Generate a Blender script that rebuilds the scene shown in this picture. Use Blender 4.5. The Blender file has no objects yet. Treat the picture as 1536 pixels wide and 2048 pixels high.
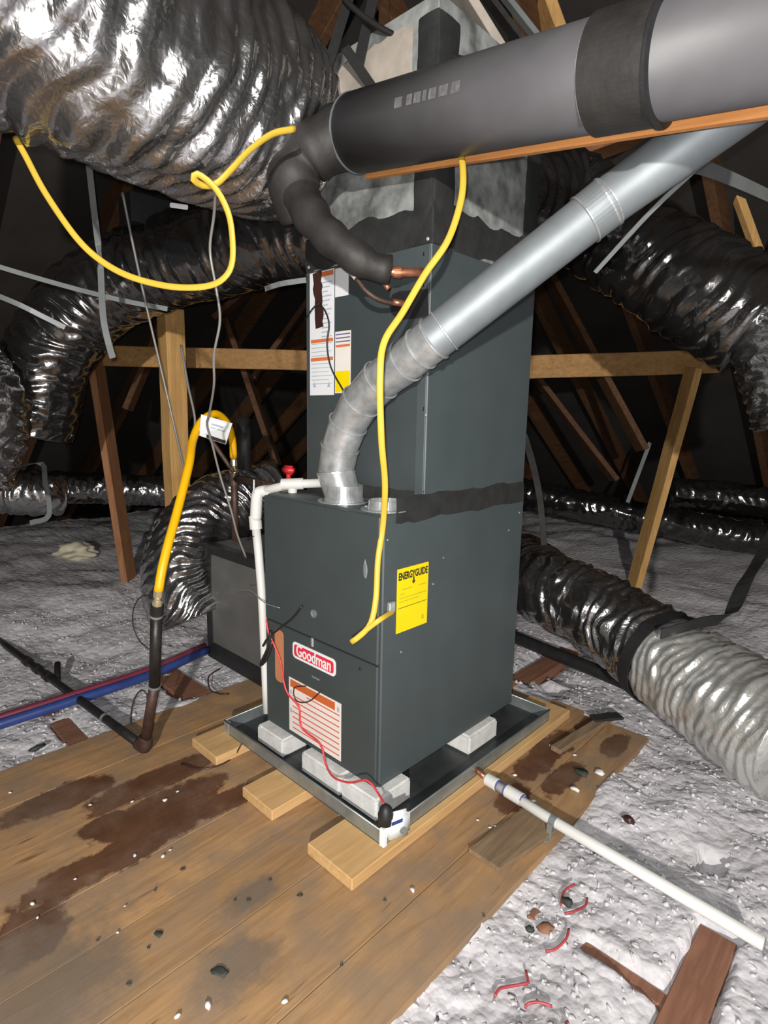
import bpy, bmesh, math, random
from mathutils import Vector, Matrix, noise
random.seed(7)
SC = bpy.context.scene
COL = SC.collection
PI = math.pi
# ------------------------------------------------------------------ camera, world, light, exposure
FPX = 1141.6
CAM = Vector((1.120, -1.170, 1.277))
ROT = (Matrix.Rotation(math.radians(43.4946), 3, 'Z') @ Matrix.Rotation(math.radians(80.441), 3, 'X')
       @ Matrix.Rotation(math.radians(1.1004), 3, 'Z'))
cd = bpy.data.cameras.new('camera'); cam = bpy.data.objects.new('camera', cd); COL.objects.link(cam)
cam.matrix_world = Matrix.Translation(CAM) @ ROT.to_4x4()
cd.sensor_fit = 'VERTICAL'; cd.sensor_height = 24.0; cd.lens = FPX / 2048 * 24.0
cd.clip_start = 0.02; cd.clip_end = 60
SC.camera = cam
w = bpy.data.worlds.new('attic_world'); SC.world = w; w.use_nodes = True
w.node_tree.nodes['Background'].inputs[0].default_value = (0.9, 0.95, 1.0, 1)
w.node_tree.nodes['Background'].inputs[1].default_value = 0.03
# the phone's flash, a couple of centimetres beside the lens
ld = bpy.data.lights.new('phone_flash', 'POINT'); ld.energy = 72; ld.shadow_soft_size = 0.012
ld.color = (1.0, 0.985, 0.96)
lo = bpy.data.objects.new('phone_flash', ld); COL.objects.link(lo)
lo.location = CAM + ROT @ Vector((-0.022, 0.03, 0.0))
# added fill lamp, unseen behind the camera, to brighten the dark background
bd_ = bpy.data.lights.new('fill_light', 'POINT'); bd_.energy = 600; bd_.shadow_soft_size = 0.05; bd_.color = (1.0, 0.95, 0.88)
bo_ = bpy.data.objects.new('fill_light', bd_); COL.objects.link(bo_)
bo_.location = CAM + ROT @ Vector((-0.05, 0.08, 2.5))
SC.view_settings.view_transform = 'Standard'; SC.view_settings.look = 'None'
SC.view_settings.exposure = 0.45; SC.view_settings.gamma = 1.0
SC.view_settings.use_curve_mapping = False

# ------------------------------------------------------------------ placing helpers (photo point -> place at a real distance)
def ray(px, py): return ROT @ Vector(((px - 768) / FPX, -(py - 1024) / FPX, -1.0))
def at(px, py, d): return CAM + ray(px, py) * d
def onz(px, py, z): r = ray(px, py); return CAM + r * ((z - CAM.z) / r.z)
def ony(px, py, y): r = ray(px, py); return CAM + r * ((y - CAM.y) / r.y)
def onx(px, py, x): r = ray(px, py); return CAM + r * ((x - CAM.x) / r.x)
V = Vector

# ------------------------------------------------------------------ materials
def new_mat(name):
    m = bpy.data.materials.new(name); m.use_nodes = True
    nt = m.node_tree; return m, nt, nt.nodes['Principled BSDF']
def N(nt, typ, **kw):
    n = nt.nodes.new(typ)
    for k, v in kw.items(): setattr(n, k, v)
    return n
def L(nt, a, b): nt.links.new(a, b)
def ramp(nt, fac, stops):
    r = N(nt, 'ShaderNodeValToRGB'); e = r.color_ramp.elements
    while len(e) < len(stops): e.new(0.5)
    for i, (p, c) in enumerate(stops):
        e[i].position = p; e[i].color = (*c, 1) if len(c) == 3 else c
    L(nt, fac, r.inputs[0]); return r.outputs[0]
def coords(nt, scale=(1, 1, 1), rot=(0, 0, 0)):
    t = N(nt, 'ShaderNodeTexCoord'); mp = N(nt, 'ShaderNodeMapping')
    mp.inputs['Scale'].default_value = scale; mp.inputs['Rotation'].default_value = rot
    L(nt, t.outputs['Object'], mp.inputs[0]); return mp.outputs[0]
def noi(nt, vec, scale, detail=4, rough=0.55, dist=0.0):
    n = N(nt, 'ShaderNodeTexNoise'); n.inputs['Scale'].default_value = scale
    n.inputs['Detail'].default_value = detail; n.inputs['Roughness'].default_value = rough
    n.inputs['Distortion'].default_value = dist
    L(nt, vec, n.inputs['Vector']); return n.outputs['Fac']
def bump(nt, bs, h, strength=0.3, dist=0.01):
    b = N(nt, 'ShaderNodeBump'); b.inputs['Strength'].default_value = strength; b.inputs['Distance'].default_value = dist
    L(nt, h, b.inputs['Height']); L(nt, b.outputs[0], bs.inputs['Normal'])
def math_(nt, op, a, b=None, c=None):
    n = N(nt, 'ShaderNodeMath', operation=op)
    for i, v in enumerate((a, b, c)):
        if v is None: continue
        if isinstance(v, (int, float)): n.inputs[i].default_value = v
        else: L(nt, v, n.inputs[i])
    return n.outputs[0]
def mixc(nt, fac, a, b):
    n = N(nt, 'ShaderNodeMix', data_type='RGBA')
    for i, v in ((0, fac), (6, a), (7, b)):
        if isinstance(v, (int, float)): n.inputs[i].default_value = v
        elif isinstance(v, tuple): n.inputs[i].default_value = (*v, 1)
        else: L(nt, v, n.inputs[i])
    return n.outputs[2]
def mat(name, col, rough=0.5, metal=0.0, var=0.15, scale=8.0, bmp=0.0, bscale=60.0, spec=0.5, stretch=(1, 1, 1)):
    m, nt, bs = new_mat(name)
    c = coords(nt, stretch)
    f = noi(nt, c, scale)
    lo_ = tuple(max(0, x * (1 - var)) for x in col); hi_ = tuple(min(1, x * (1 + var)) for x in col)
    L(nt, ramp(nt, f, [(0.3, lo_), (0.7, hi_)]), bs.inputs['Base Color'])
    bs.inputs['Roughness'].default_value = rough; bs.inputs['Metallic'].default_value = metal
    bs.inputs['Specular IOR Level'].default_value = spec
    if bmp: bump(nt, bs, noi(nt, c, bscale, 5), bmp, 0.004)
    return m
def wood(name, dark, light, axis='Y', knots=True, rough=0.7):
    m, nt, bs = new_mat(name)
    st = {'X': (1.2, 14, 14), 'Y': (14, 1.2, 14), 'Z': (14, 14, 1.2)}[axis]
    c = coords(nt, st)
    g = noi(nt, c, 3.0, 6, 0.6, 0.8)
    col = ramp(nt, g, [(0.25, dark), (0.5, tuple((a + b) / 2 for a, b in zip(dark, light))), (0.75, light)])
    blot = noi(nt, coords(nt), 5.0, 3)
    col = mixc(nt, math_(nt, 'MULTIPLY', ramp(nt, blot, [(0.45, (0, 0, 0)), (0.75, (1, 1, 1))]), 0.45), col, dark)
    L(nt, col, bs.inputs['Base Color'])
    bs.inputs['Roughness'].default_value = rough; bs.inputs['Specular IOR Level'].default_value = 0.25
    bump(nt, bs, g, 0.25, 0.004)
    return m
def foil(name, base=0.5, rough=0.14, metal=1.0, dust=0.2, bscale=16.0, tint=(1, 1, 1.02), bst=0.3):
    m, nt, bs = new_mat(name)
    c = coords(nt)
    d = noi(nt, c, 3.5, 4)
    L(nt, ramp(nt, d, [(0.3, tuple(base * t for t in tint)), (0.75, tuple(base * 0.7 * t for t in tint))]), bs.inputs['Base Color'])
    L(nt, ramp(nt, d, [(0.45, (rough,) * 3), (0.8, (rough + dust,) * 3)]), bs.inputs['Roughness'])
    bs.inputs['Metallic'].default_value = metal
    n1 = noi(nt, c, bscale, 2, 0.5, 1.5); v = N(nt, 'ShaderNodeTexVoronoi'); v.inputs['Scale'].default_value = bscale * 2.2
    L(nt, c, v.inputs['Vector'])
    bump(nt, bs, math_(nt, 'ADD', n1, math_(nt, 'MULTIPLY', v.outputs['Distance'], 0.35)), bst, 0.014)
    return m

M = {}
M['foil'] = foil('silver_foil', 0.50, 0.19, 0.97, 0.12, 22, (1, 1, 1.02), 0.22)
M['foil_big'] = foil('silver_foil_dusty', 0.44, 0.2, 0.95, 0.12, 26, (1, 1, 1.02), 0.22)
M['foil_dark'] = foil('darkened_foil', 0.20, 0.14, 0.95, 0.10, 16, (1, 0.98, 0.98), 0.13)  # silver foil with the dark attic it mirrors put into its base colour
M['foil_bright'] = foil('bright_foil', 0.72, 0.28, 0.72, 0.15, 22, (1, 1, 0.97), 0.25)
M['cab'] = mat('cabinet_grey_paint', (0.056, 0.071, 0.075), 0.5, 0.0, 0.08, 5, 0.03, 300)
M['cab_front'] = mat('cabinet_panel_paint', (0.042, 0.054, 0.056), 0.52, 0.0, 0.08, 5, 0.03, 300)
M['mastic'] = mat('black_mastic', (0.017, 0.018, 0.018), 0.75, 0, 0.3, 20, 0.6, 40)
M['rubber'] = mat('black_rubber', (0.014, 0.014, 0.015), 0.55, 0, 0.25, 20, 0.2, 60)
M['blackpipe'] = mat('black_iron', (0.022, 0.021, 0.020), 0.42, 0.3, 0.3, 30, 0.2, 90)
M['brownpipe'] = mat('brown_iron', (0.055, 0.030, 0.022), 0.55, 0.2, 0.3, 25, 0.2, 90)
M['jacket'] = mat('grey_plastic_jacket', (0.088, 0.086, 0.093), 0.5, 0, 0.14, 6, 0.04, 40)
M['jacket_d'] = mat('black_plastic_sleeve', (0.022, 0.020, 0.019), 0.62, 0, 0.4, 12, 0.5, 30)
M['galv'] = mat('galvanised_steel', (0.22, 0.245, 0.262), 0.55, 0.45, 0.10, 14, 0.03, 120)
M['galv_b'] = mat('galvanised_bright', (0.47, 0.49, 0.50), 0.32, 0.6, 0.3, 25, 0.05, 90)
M['pan'] = mat('galvanised_pan', (0.30, 0.34, 0.35), 0.38, 0.65, 0.25, 12, 0.08, 60)
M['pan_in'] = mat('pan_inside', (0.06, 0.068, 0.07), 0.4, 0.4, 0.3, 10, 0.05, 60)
M['yellow'] = mat('yellow_cable_sheath', (0.60, 0.40, 0.045), 0.5, 0, 0.06)
M['yellow2'] = mat('yellow_gas_coating', (0.80, 0.42, 0.0), 0.45, 0, 0.04)
M['brass'] = mat('brass', (0.78, 0.70, 0.45), 0.3, 0.8, 0.1, 30)
M['copper'] = mat('copper', (0.42, 0.17, 0.10), 0.38, 0.75, 0.4, 30)
M['pvc'] = mat('white_pvc', (0.62, 0.62, 0.605), 0.38, 0, 0.04)
M['white'] = mat('white_plastic', (0.72, 0.76, 0.78), 0.4, 0, 0.06)
M['foam'] = mat('white_foam_pad', (0.62, 0.62, 0.61), 0.8, 0, 0.12, 25, 0.3, 80)
M['red'] = mat('red_wire', (0.62, 0.05, 0.06), 0.45, 0, 0.1)
M['redscrap'] = mat('red_wire_scrap', (0.36, 0.045, 0.055), 0.5, 0, 0.1)
M['redp'] = mat('red_valve', (0.55, 0.02, 0.025), 0.4, 0, 0.1)
M['black'] = mat('black_cable', (0.015, 0.014, 0.014), 0.5, 0, 0.2)
M['greywire'] = mat('grey_wire', (0.22, 0.215, 0.20), 0.45, 0.3, 0.15)
M['strap'] = mat('grey_strap', (0.22, 0.24, 0.245), 0.5, 0.3, 0.15)
M['blue'] = mat('blue_pex', (0.025, 0.05, 0.20), 0.4, 0, 0.2)
M['pexred'] = mat('red_pex', (0.17, 0.025, 0.05), 0.4, 0, 0.2)
M['tape'] = mat('brown_tape', (0.045, 0.018, 0.016), 0.4, 0, 0.2)
M['board'] = mat('duct_board', (0.24, 0.255, 0.25), 0.55, 0.15, 0.6, 13, 0.12, 50)
M['tanboard'] = mat('tan_duct_board', (0.40, 0.355, 0.31), 0.7, 0, 0.25, 9, 0.2, 40)
M['boxgrey'] = mat('grey_box_board', (0.14, 0.14, 0.134), 0.5, 0.25, 0.18, 4, 0.05, 50)
M['lab_w'] = mat('white_label', (0.72, 0.74, 0.77), 0.4, 0, 0.03)
M['lab_c'] = mat('cream_label', (0.72, 0.68, 0.64), 0.45, 0, 0.05)
M['lab_y'] = mat('yellow_label', (0.80, 0.62, 0.0), 0.45, 0, 0.03)
M['lab_o'] = mat('orange_print', (0.62, 0.16, 0.05), 0.5, 0, 0.06)
M['lab_o2'] = mat('rust_orange_print', (0.52, 0.115, 0.03), 0.5, 0, 0.06)
M['lab_r'] = mat('red_print', (0.62, 0.03, 0.055), 0.45, 0, 0.05)
M['lab_rl'] = mat('red_line_print', (0.58, 0.13, 0.10), 0.5, 0, 0.05)
M['ink'] = mat('black_ink', (0.03, 0.028, 0.02), 0.5, 0, 0.1)
M['inky'] = mat('faint_ink', (0.42, 0.36, 0.02), 0.5, 0, 0.1)
M['inkg'] = mat('grey_ink', (0.38, 0.42, 0.50), 0.5, 0, 0.1)
M['navy'] = mat('navy_ink', (0.10, 0.10, 0.30), 0.5, 0, 0.1)
M['ltprint'] = mat('pale_worn_print', (0.128, 0.125, 0.127), 0.55, 0, 0.3, 60)
M['orange_tag'] = mat('tan_orange_sticker', (0.46, 0.20, 0.095), 0.55, 0, 0.1, 6)
M['flake'] = mat('pale_flake', (0.70, 0.68, 0.66), 0.8, 0, 0.1)
M['chip'] = mat('dark_chip', (0.035, 0.042, 0.035), 0.7, 0, 0.3)
M['stud'] = wood('truss_lumber', (0.40, 0.22, 0.075), (0.68, 0.42, 0.165), 'Z')
M['stud_red'] = wood('brown_lumber', (0.24, 0.105, 0.05), (0.40, 0.20, 0.10), 'Z')
M['beam'] = wood('beam_lumber', (0.27, 0.14, 0.05), (0.48, 0.28, 0.11), 'X')
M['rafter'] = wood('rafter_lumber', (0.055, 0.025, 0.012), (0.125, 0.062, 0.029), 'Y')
M['lumber'] = wood('pale_pine', (0.46, 0.27, 0.11), (0.66, 0.44, 0.21), 'Y')
M['batten'] = wood('orange_batten', (0.46, 0.18, 0.055), (0.66, 0.30, 0.10), 'X')
M['joist'] = wood('red_brown_joist', (0.15, 0.068, 0.042), (0.30, 0.15, 0.095), 'Y')
M['scrapw'] = wood('old_scrap_wood', (0.13, 0.085, 0.05), (0.30, 0.21, 0.13), 'Y')
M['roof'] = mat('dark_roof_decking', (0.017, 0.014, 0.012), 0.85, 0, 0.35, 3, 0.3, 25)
M['subfloor'] = mat('attic_base', (0.12, 0.09, 0.07), 0.9)

def plank_material():
    m, nt, bs = new_mat('stained_floor_plank')
    t = N(nt, 'ShaderNodeTexCoord'); oi = N(nt, 'ShaderNodeObjectInfo')
    off = N(nt, 'ShaderNodeVectorMath', operation='ADD')
    mul = N(nt, 'ShaderNodeVectorMath', operation='SCALE'); L(nt, oi.outputs['Location'], mul.inputs[0]); mul.inputs['Scale'].default_value = 0.0
    L(nt, t.outputs['Object'], off.inputs[0]); L(nt, mul.outputs[0], off.inputs[1])
    P = off.outputs[0]
    mp = N(nt, 'ShaderNodeMapping'); mp.inputs['Scale'].default_value = (9, 0.9, 5); L(nt, P, mp.inputs[0])
    g = noi(nt, mp.outputs[0], 4.0, 7, 0.62, 1.0)
    col = ramp(nt, g, [(0.22, (0.24, 0.135, 0.06)), (0.5, (0.385, 0.235, 0.115)), (0.8, (0.47, 0.305, 0.16))])
    # each board its own tone
    tone = ramp(nt, oi.outputs['Random'], [(0.0, (0.84, 0.82, 0.80)), (1.0, (1.12, 1.06, 1.0))])
    mm = N(nt, 'ShaderNodeMix', data_type='RGBA', blend_type='MULTIPLY'); mm.inputs[0].default_value = 1.0
    L(nt, col, mm.inputs[6]); L(nt, tone, mm.inputs[7]); col = mm.outputs[2]
    b1 = noi(nt, P, 6.5, 5, 0.6)
    col = mixc(nt, math_(nt, 'MULTIPLY', ramp(nt, b1, [(0.42, (0, 0, 0)), (0.62, (1, 1, 1))]), 0.75), col, (0.26, 0.18, 0.115))
    # water stains: each spot is an ellipse on the boards with a ragged rim
    sx = N(nt, 'ShaderNodeSeparateXYZ'); L(nt, P, sx.inputs[0])
    rag = math_(nt, 'MULTIPLY', math_(nt, 'SUBTRACT', noi(nt, P, 11.0, 6, 0.65), 0.5), 1.5)
    acc = None
    for cx, cy, rx, ry in STAINS:
        dx = math_(nt, 'DIVIDE', math_(nt, 'SUBTRACT', sx.outputs[0], cx), rx)
        dy = math_(nt, 'DIVIDE', math_(nt, 'SUBTRACT', sx.outputs[1], cy), ry)
        d = math_(nt, 'SQRT', math_(nt, 'ADD', math_(nt, 'POWER', math_(nt, 'ABSOLUTE', dx), 2.6), math_(nt, 'POWER', math_(nt, 'ABSOLUTE', dy), 2.6)))
        s = math_(nt, 'SUBTRACT', 1.0, d)
        acc = s if acc is None else math_(nt, 'MAXIMUM', acc, s)
    st = ramp(nt, math_(nt, 'ADD', acc, rag), [(0.10, (0, 0, 0)), (0.26, (1, 1, 1))])
    dk = ramp(nt, noi(nt, P, 8, 4), [(0.35, (0.070, 0.026, 0.012)), (0.60, (0.11, 0.046, 0.024)), (0.74, (0.17, 0.11, 0.07))])
    col = mixc(nt, math_(nt, 'MULTIPLY', st, 0.93), col, dk)
    gacc = None
    for cx, cy, rx, ry in ((-0.18, -0.93, 0.24, 0.28), (0.10, -0.56, 0.10, 0.12), (-0.05, -0.42, 0.06, 0.10)):
        dx = math_(nt, 'DIVIDE', math_(nt, 'SUBTRACT', sx.outputs[0], cx), rx); dy = math_(nt, 'DIVIDE', math_(nt, 'SUBTRACT', sx.outputs[1], cy), ry)
        q_ = math_(nt, 'SUBTRACT', 1.0, math_(nt, 'SQRT', math_(nt, 'ADD', math_(nt, 'MULTIPLY', dx, dx), math_(nt, 'MULTIPLY', dy, dy))))
        gacc = q_ if gacc is None else math_(nt, 'MAXIMUM', gacc, q_)
    col = mixc(nt, math_(nt, 'MULTIPLY', ramp(nt, math_(nt, 'ADD', gacc, rag), [(0.0, (0, 0, 0)), (0.5, (1, 1, 1))]), 0.78), col, (0.145, 0.115, 0.09))
    # grime and small knots
    gr = ramp(nt, noi(nt, P, 3.4, 6, 0.65), [(0.46, (0, 0, 0)), (0.68, (1, 1, 1))])
    col = mixc(nt, math_(nt, 'MULTIPLY', gr, 0.5), col, (0.22, 0.165, 0.125))
    kn = ramp(nt, noi(nt, mp.outputs[0], 5.0, 3), [(0.66, (0, 0, 0)), (0.74, (1, 1, 1))])
    col = mixc(nt, math_(nt, 'MULTIPLY', kn, 0.7), col, (0.09, 0.05, 0.028))
    L(nt, col, bs.inputs['Base Color'])
    bs.inputs['Roughness'].default_value = 0.68; bs.inputs['Specular IOR Level'].default_value = 0.3
    bump(nt, bs, g, 0.25, 0.004)
    return m
STAINS = [(-0.555, -0.44, 0.09, 0.26), (-0.445, -0.60, 0.075, 0.34), (-0.43, -0.27, 0.055, 0.16), (-0.70, -0.40, 0.075, 0.26), (-0.835, -0.66, 0.08, 0.20), (-0.60, -0.60, 0.05, 0.10),
          (-0.34, -0.88, 0.10, 0.10), (0.19, 0.75, 0.07, 0.26), (0.31, 0.66, 0.05, 0.16), (0.36, 1.0, 0.05, 0.12), (0.22, 1.08, 0.05, 0.12), (0.24, 0.42, 0.05, 0.12)]
M['plank'] = plank_material()

def insulation_material():
    m, nt, bs = new_mat('blown_fibre')
    c = coords(nt)
    a = noi(nt, c, 14, 6, 0.7); b = noi(nt, c, 2.2, 3); k = noi(nt, c, 55, 3)
    col = ramp(nt, a, [(0.25, (0.42, 0.41, 0.44)), (0.5, (0.56, 0.545, 0.575)), (0.75, (0.66, 0.655, 0.67))])
    col = mixc(nt, math_(nt, 'MULTIPLY', ramp(nt, b, [(0.5, (0, 0, 0)), (0.72, (1, 1, 1))]), 0.55), col, (0.36, 0.35, 0.36))
    col = mixc(nt, math_(nt, 'MULTIPLY', ramp(nt, k, [(0.68, (0, 0, 0)), (0.78, (1, 1, 1))]), 0.5), col, (0.30, 0.28, 0.29))
    L(nt, col, bs.inputs['Base Color']); bs.inputs['Roughness'].default_value = 0.95
    bs.inputs['Specular IOR Level'].default_value = 0.1
    def dome(sc):
        v = N(nt, 'ShaderNodeTexVoronoi', feature='SMOOTH_F1'); v.inputs['Scale'].default_value = sc; v.inputs['Smoothness'].default_value = 0.35
        wv = N(nt, 'ShaderNodeVectorMath', operation='MULTIPLY_ADD'); n_ = N(nt, 'ShaderNodeTexNoise'); n_.inputs['Scale'].default_value = sc * 0.5
        L(nt, c, n_.inputs['Vector']); L(nt, n_.outputs['Color'], wv.inputs[0]); wv.inputs[1].default_value = (0.5 / sc,) * 3; L(nt, c, wv.inputs[2])
        L(nt, wv.outputs[0], v.inputs['Vector']); return math_(nt, 'SUBTRACT', 1.0, math_(nt, 'MULTIPLY', v.outputs['Distance'], v.outputs['Distance']))
    bump(nt, bs, math_(nt, 'ADD', dome(38), math_(nt, 'MULTIPLY', dome(85), 0.3)), 0.42, 0.012)
    return m
M['insul'] = insulation_material()

# ------------------------------------------------------------------ mesh helpers
def link(name, me, m, parent=None, smooth=False):
    o = bpy.data.objects.new(name, me); COL.objects.link(o)
    if m is not None:
        me.materials.clear(); me.materials.append(M[m] if isinstance(m, str) else m)
    if smooth:
        me.polygons.foreach_set('use_smooth', [True] * len(me.polygons))
    if parent is not None:
        o.parent = parent; o.location = -world_loc(parent)
    return o
def world_loc(o):
    v = o.location.copy()
    while o.parent is not None: o = o.parent; v += o.location
    return v
def pydata(name, vs, fs, m, parent=None, smooth=False):
    me = bpy.data.meshes.new(name); me.from_pydata([tuple(v) for v in vs], [], fs); me.update()
    return link(name, me, m, parent, smooth)
def bmobj(name, bm, m, parent=None, smooth=False):
    me = bpy.data.meshes.new(name); bmesh.ops.recalc_face_normals(bm, faces=bm.faces); bm.to_mesh(me); bm.free()
    return link(name, me, m, parent, smooth)
def box(name, a, b, m, parent=None, bev=0.0, seg=1):
    bm = bmesh.new(); bmesh.ops.create_cube(bm, size=1)
    a = V(a); b = V(b); c = (a + b) / 2; s = b - a
    for v in bm.verts: v.co = V((v.co.x * s.x + c.x, v.co.y * s.y + c.y, v.co.z * s.z + c.z))
    if bev: bmesh.ops.bevel(bm, geom=bm.edges[:], offset=bev, segments=seg, affect='EDGES')
    return bmobj(name, bm, m, parent)
def obox(name, p0, p1, w, h, m, parent=None, up=(0, 0, 1), bev=0.003, wob=0.0):
    """a timber of section w x h from p0 to p1"""
    p0 = V(p0); p1 = V(p1); d = (p1 - p0); n = d.length; d.normalize(); up = V(up)
    s = d.cross(up)
    if s.length < 1e-4: s = d.cross(V((1, 0, 0)))
    s.normalize(); u = s.cross(d)
    bm = bmesh.new(); k = max(1, int(n / 0.25)) if wob else 1
    rings = []
    for i in range(k + 1):
        c = p0 + d * (n * i / k)
        q = (noise.noise(c * 2.1) * wob, noise.noise(c * 2.3 + V((9, 3, 1))) * wob)
        rings.append([bm.verts.new(c + s * (x * w / 2 + q[0]) + u * (y * h / 2 + q[1])) for x, y in ((-1, -1), (1, -1), (1, 1), (-1, 1))])
    for a, b in zip(rings, rings[1:]):
        for j in range(4): bm.faces.new((a[j], a[(j + 1) % 4], b[(j + 1) % 4], b[j]))
    bm.faces.new(rings[0][::-1]); bm.faces.new(rings[-1])
    if bev: bmesh.ops.bevel(bm, geom=bm.edges[:], offset=bev, segments=1, affect='EDGES')
    return bmobj(name, bm, m, parent)
def catmull(pts, ds):
    pts = [V(p) for p in pts]
    if len(pts) == 2:
        n = max(2, int((pts[1] - pts[0]).length / ds)); return [pts[0].lerp(pts[1], i / n) for i in range(n + 1)]
    P = [pts[0] * 2 - pts[1]] + pts + [pts[-1] * 2 - pts[-2]]
    out = []
    for i in range(1, len(P) - 2):
        a, b, c, d = P[i - 1:i + 3]; n = max(2, int((c - b).length / ds))
        for j in range(n):
            t = j / n
            out.append(0.5 * ((2 * b) + (c - a) * t + (2 * a - 5 * b + 4 * c - d) * t * t + (3 * b - a - 3 * c + d) * t ** 3))
    out.append(pts[-1].copy()); return out
def frames(path):
    T = []
    for i in range(len(path)):
        a = path[max(0, i - 1)]; b = path[min(len(path) - 1, i + 1)]; T.append((b - a).normalized())
    n = T[0].orthogonal().normalized(); fr = []
    for i, t in enumerate(T):
        if i:
            n = (n - t * n.dot(t))
            if n.length < 1e-6: n = t.orthogonal()
            n.normalize()
        fr.append((t, n, t.cross(n)))
    return fr
def tube(name, pts, r, m, parent=None, seg=10, ds=0.03, smooth_path=True, cap=True, flat=None):
    path = catmull(pts, ds) if smooth_path else [V(p) for p in pts]
    fr = frames(path); vs = []; fs = []; n = len(path)
    for i, (p, (t, a, b)) in enumerate(zip(path, fr)):
        rr = r(i / (n - 1)) if callable(r) else r
        for j in range(seg):
            th = 2 * PI * j / seg
            vs.append(p + a * math.cos(th) * rr + b * math.sin(th) * rr * (flat or 1))
    for i in range(n - 1):
        for j in range(seg):
            k = (j + 1) % seg; fs.append((i * seg + j, i * seg + k, (i + 1) * seg + k, (i + 1) * seg + j))
    if cap: fs.append(tuple(range(seg))[::-1]); fs.append(tuple((n - 1) * seg + j for j in range(seg)))
    return pydata(name, vs, fs, m, parent, True)
def ribbon(name, pts, w, th, m, parent=None, side=None, ds=0.03):
    """a thin flat strap of width w and thickness th along a path"""
    path = catmull(pts, ds); vs = []; fs = []
    for i, p in enumerate(path):
        t = (path[min(i + 1, len(path) - 1)] - path[max(i - 1, 0)]).normalized()
        s = side(i / (len(path) - 1)) if callable(side) else (V(side) if side else t.cross(V((0, 0, 1))))
        s = V(s); s = (s - t * s.dot(t)); s = s.normalized() if s.length > 1e-5 else t.orthogonal().normalized()
        u = t.cross(s)
        for a, b in ((-1, -1), (1, -1), (1, 1), (-1, 1)): vs.append(p + s * (a * w / 2) + u * (b * th / 2))
    n = len(path)
    for i in range(n - 1):
        for j in range(4):
            k = (j + 1) % 4; fs.append((i * 4 + j, i * 4 + k, (i + 1) * 4 + k, (i + 1) * 4 + j))
    fs.append((3, 2, 1, 0)); fs.append(tuple((n - 1) * 4 + j for j in range(4)))
    return pydata(name, vs, fs, m, parent)
def flex(name, pts, r, m, parent=None, pitch=0.045, amp=0.010, wrinkle=0.010, seg=64, ds=0.008, seed=0.0, k=0.0):
    """insulated flexible duct: foil jacket over a wire helix, crinkled"""
    path = catmull(pts, ds); fr = frames(path); vs = []; fs = []; s = 0.0; n = len(path)
    for i, (p, (t, a, b)) in enumerate(zip(path, fr)):
        if i: s += (p - path[i - 1]).length
        R = r(i / (n - 1)) if callable(r) else r
        for j in range(seg):
            th = 2 * PI * j / seg
            ph = s / pitch + round(k) * th / (2 * PI) + 0.95 * noise.noise(V((math.cos(th) * 1.3, math.sin(th) * 1.3, s * 6 + seed)))
            f = ph - math.floor(ph)
            rib = (1 - abs(2 * f - 1)) ** 0.8
            q = V((math.cos(th) * 1.6 + seed, math.sin(th) * 1.6, ph * 0.9))
            wr = abs(noise.noise(q)) * 2 - 0.5
            q2 = V((math.cos(th) * 4 + seed, math.sin(th) * 4, ph * 1.7 + 7)); wr2 = noise.noise(q2)
            q3 = V((math.cos(th) * 0.8, math.sin(th) * 0.8 + seed, s * 3.0)); lum = noise.noise(q3)
            mod = 0.4 + 0.9 * max(0.0, 0.5 + noise.noise(V((math.cos(th) * 1.2, math.sin(th) * 1.2 + 4, s * 5 + seed))))
            rr = R + amp * (rib - 0.5) * mod + wrinkle * (wr * 0.8 + wr2 * 0.42) + lum * R * 0.05
            v = p + a * math.cos(th) * rr + b * math.sin(th) * rr
            vs.append(v)
    for i in range(n - 1):
        for j in range(seg):
            k = (j + 1) % seg; fs.append((i * seg + j, i * seg + k, (i + 1) * seg + k, (i + 1) * seg + j))
    fs.append(tuple(range(seg))[::-1]); fs.append(tuple((n - 1) * seg + j for j in range(seg)))
    return pydata(name, vs, fs, m, parent, True)
def ring_band(name, c, axis, r, width, th, m, parent=None, seg=40, round_=False):
    """short open sleeve around an axis"""
    c = V(c); ax = V(axis).normalized(); a = ax.orthogonal().normalized(); b = ax.cross(a)
    prof = [(-width / 2, r), (-width / 2, r + th), (width / 2, r + th), (width / 2, r)]
    if round_: prof = [(-width / 2, r), (-width / 4, r + th), (width / 4, r + th), (width / 2, r)]
    vs = []; fs = []; k = len(prof)
    for j in range(seg):
        t = 2 * PI * j / seg; d = a * math.cos(t) + b * math.sin(t)
        for x, rr in prof: vs.append(c + ax * x + d * rr)
    for j in range(seg):
        q = (j + 1) % seg
        for i in range(k): fs.append((j * k + i, j * k + (i + 1) % k, q * k + (i + 1) % k, q * k + i))
    return pydata(name, vs, fs, m, parent, False)
def lathe(name, base, axis, prof, m, parent=None, seg=32, smooth=False):
    """closed body of revolution: prof = [(height, radius)...]"""
    c = V(base); ax = V(axis).normalized(); a = ax.orthogonal().normalized(); b = ax.cross(a); vs = []; fs = []
    for h, r in prof:
        for j in range(seg):
            t = 2 * PI * j / seg; vs.append(c + ax * h + (a * math.cos(t) + b * math.sin(t)) * max(r, 1e-4))
    for i in range(len(prof) - 1):
        for j in range(seg):
            k = (j + 1) % seg; fs.append((i * seg + j, i * seg + k, (i + 1) * seg + k, (i + 1) * seg + j))
    fs.append(tuple(range(seg))[::-1]); fs.append(tuple((len(prof) - 1) * seg + j for j in range(seg)))
    return pydata(name, vs, fs, m, parent, smooth)
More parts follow.
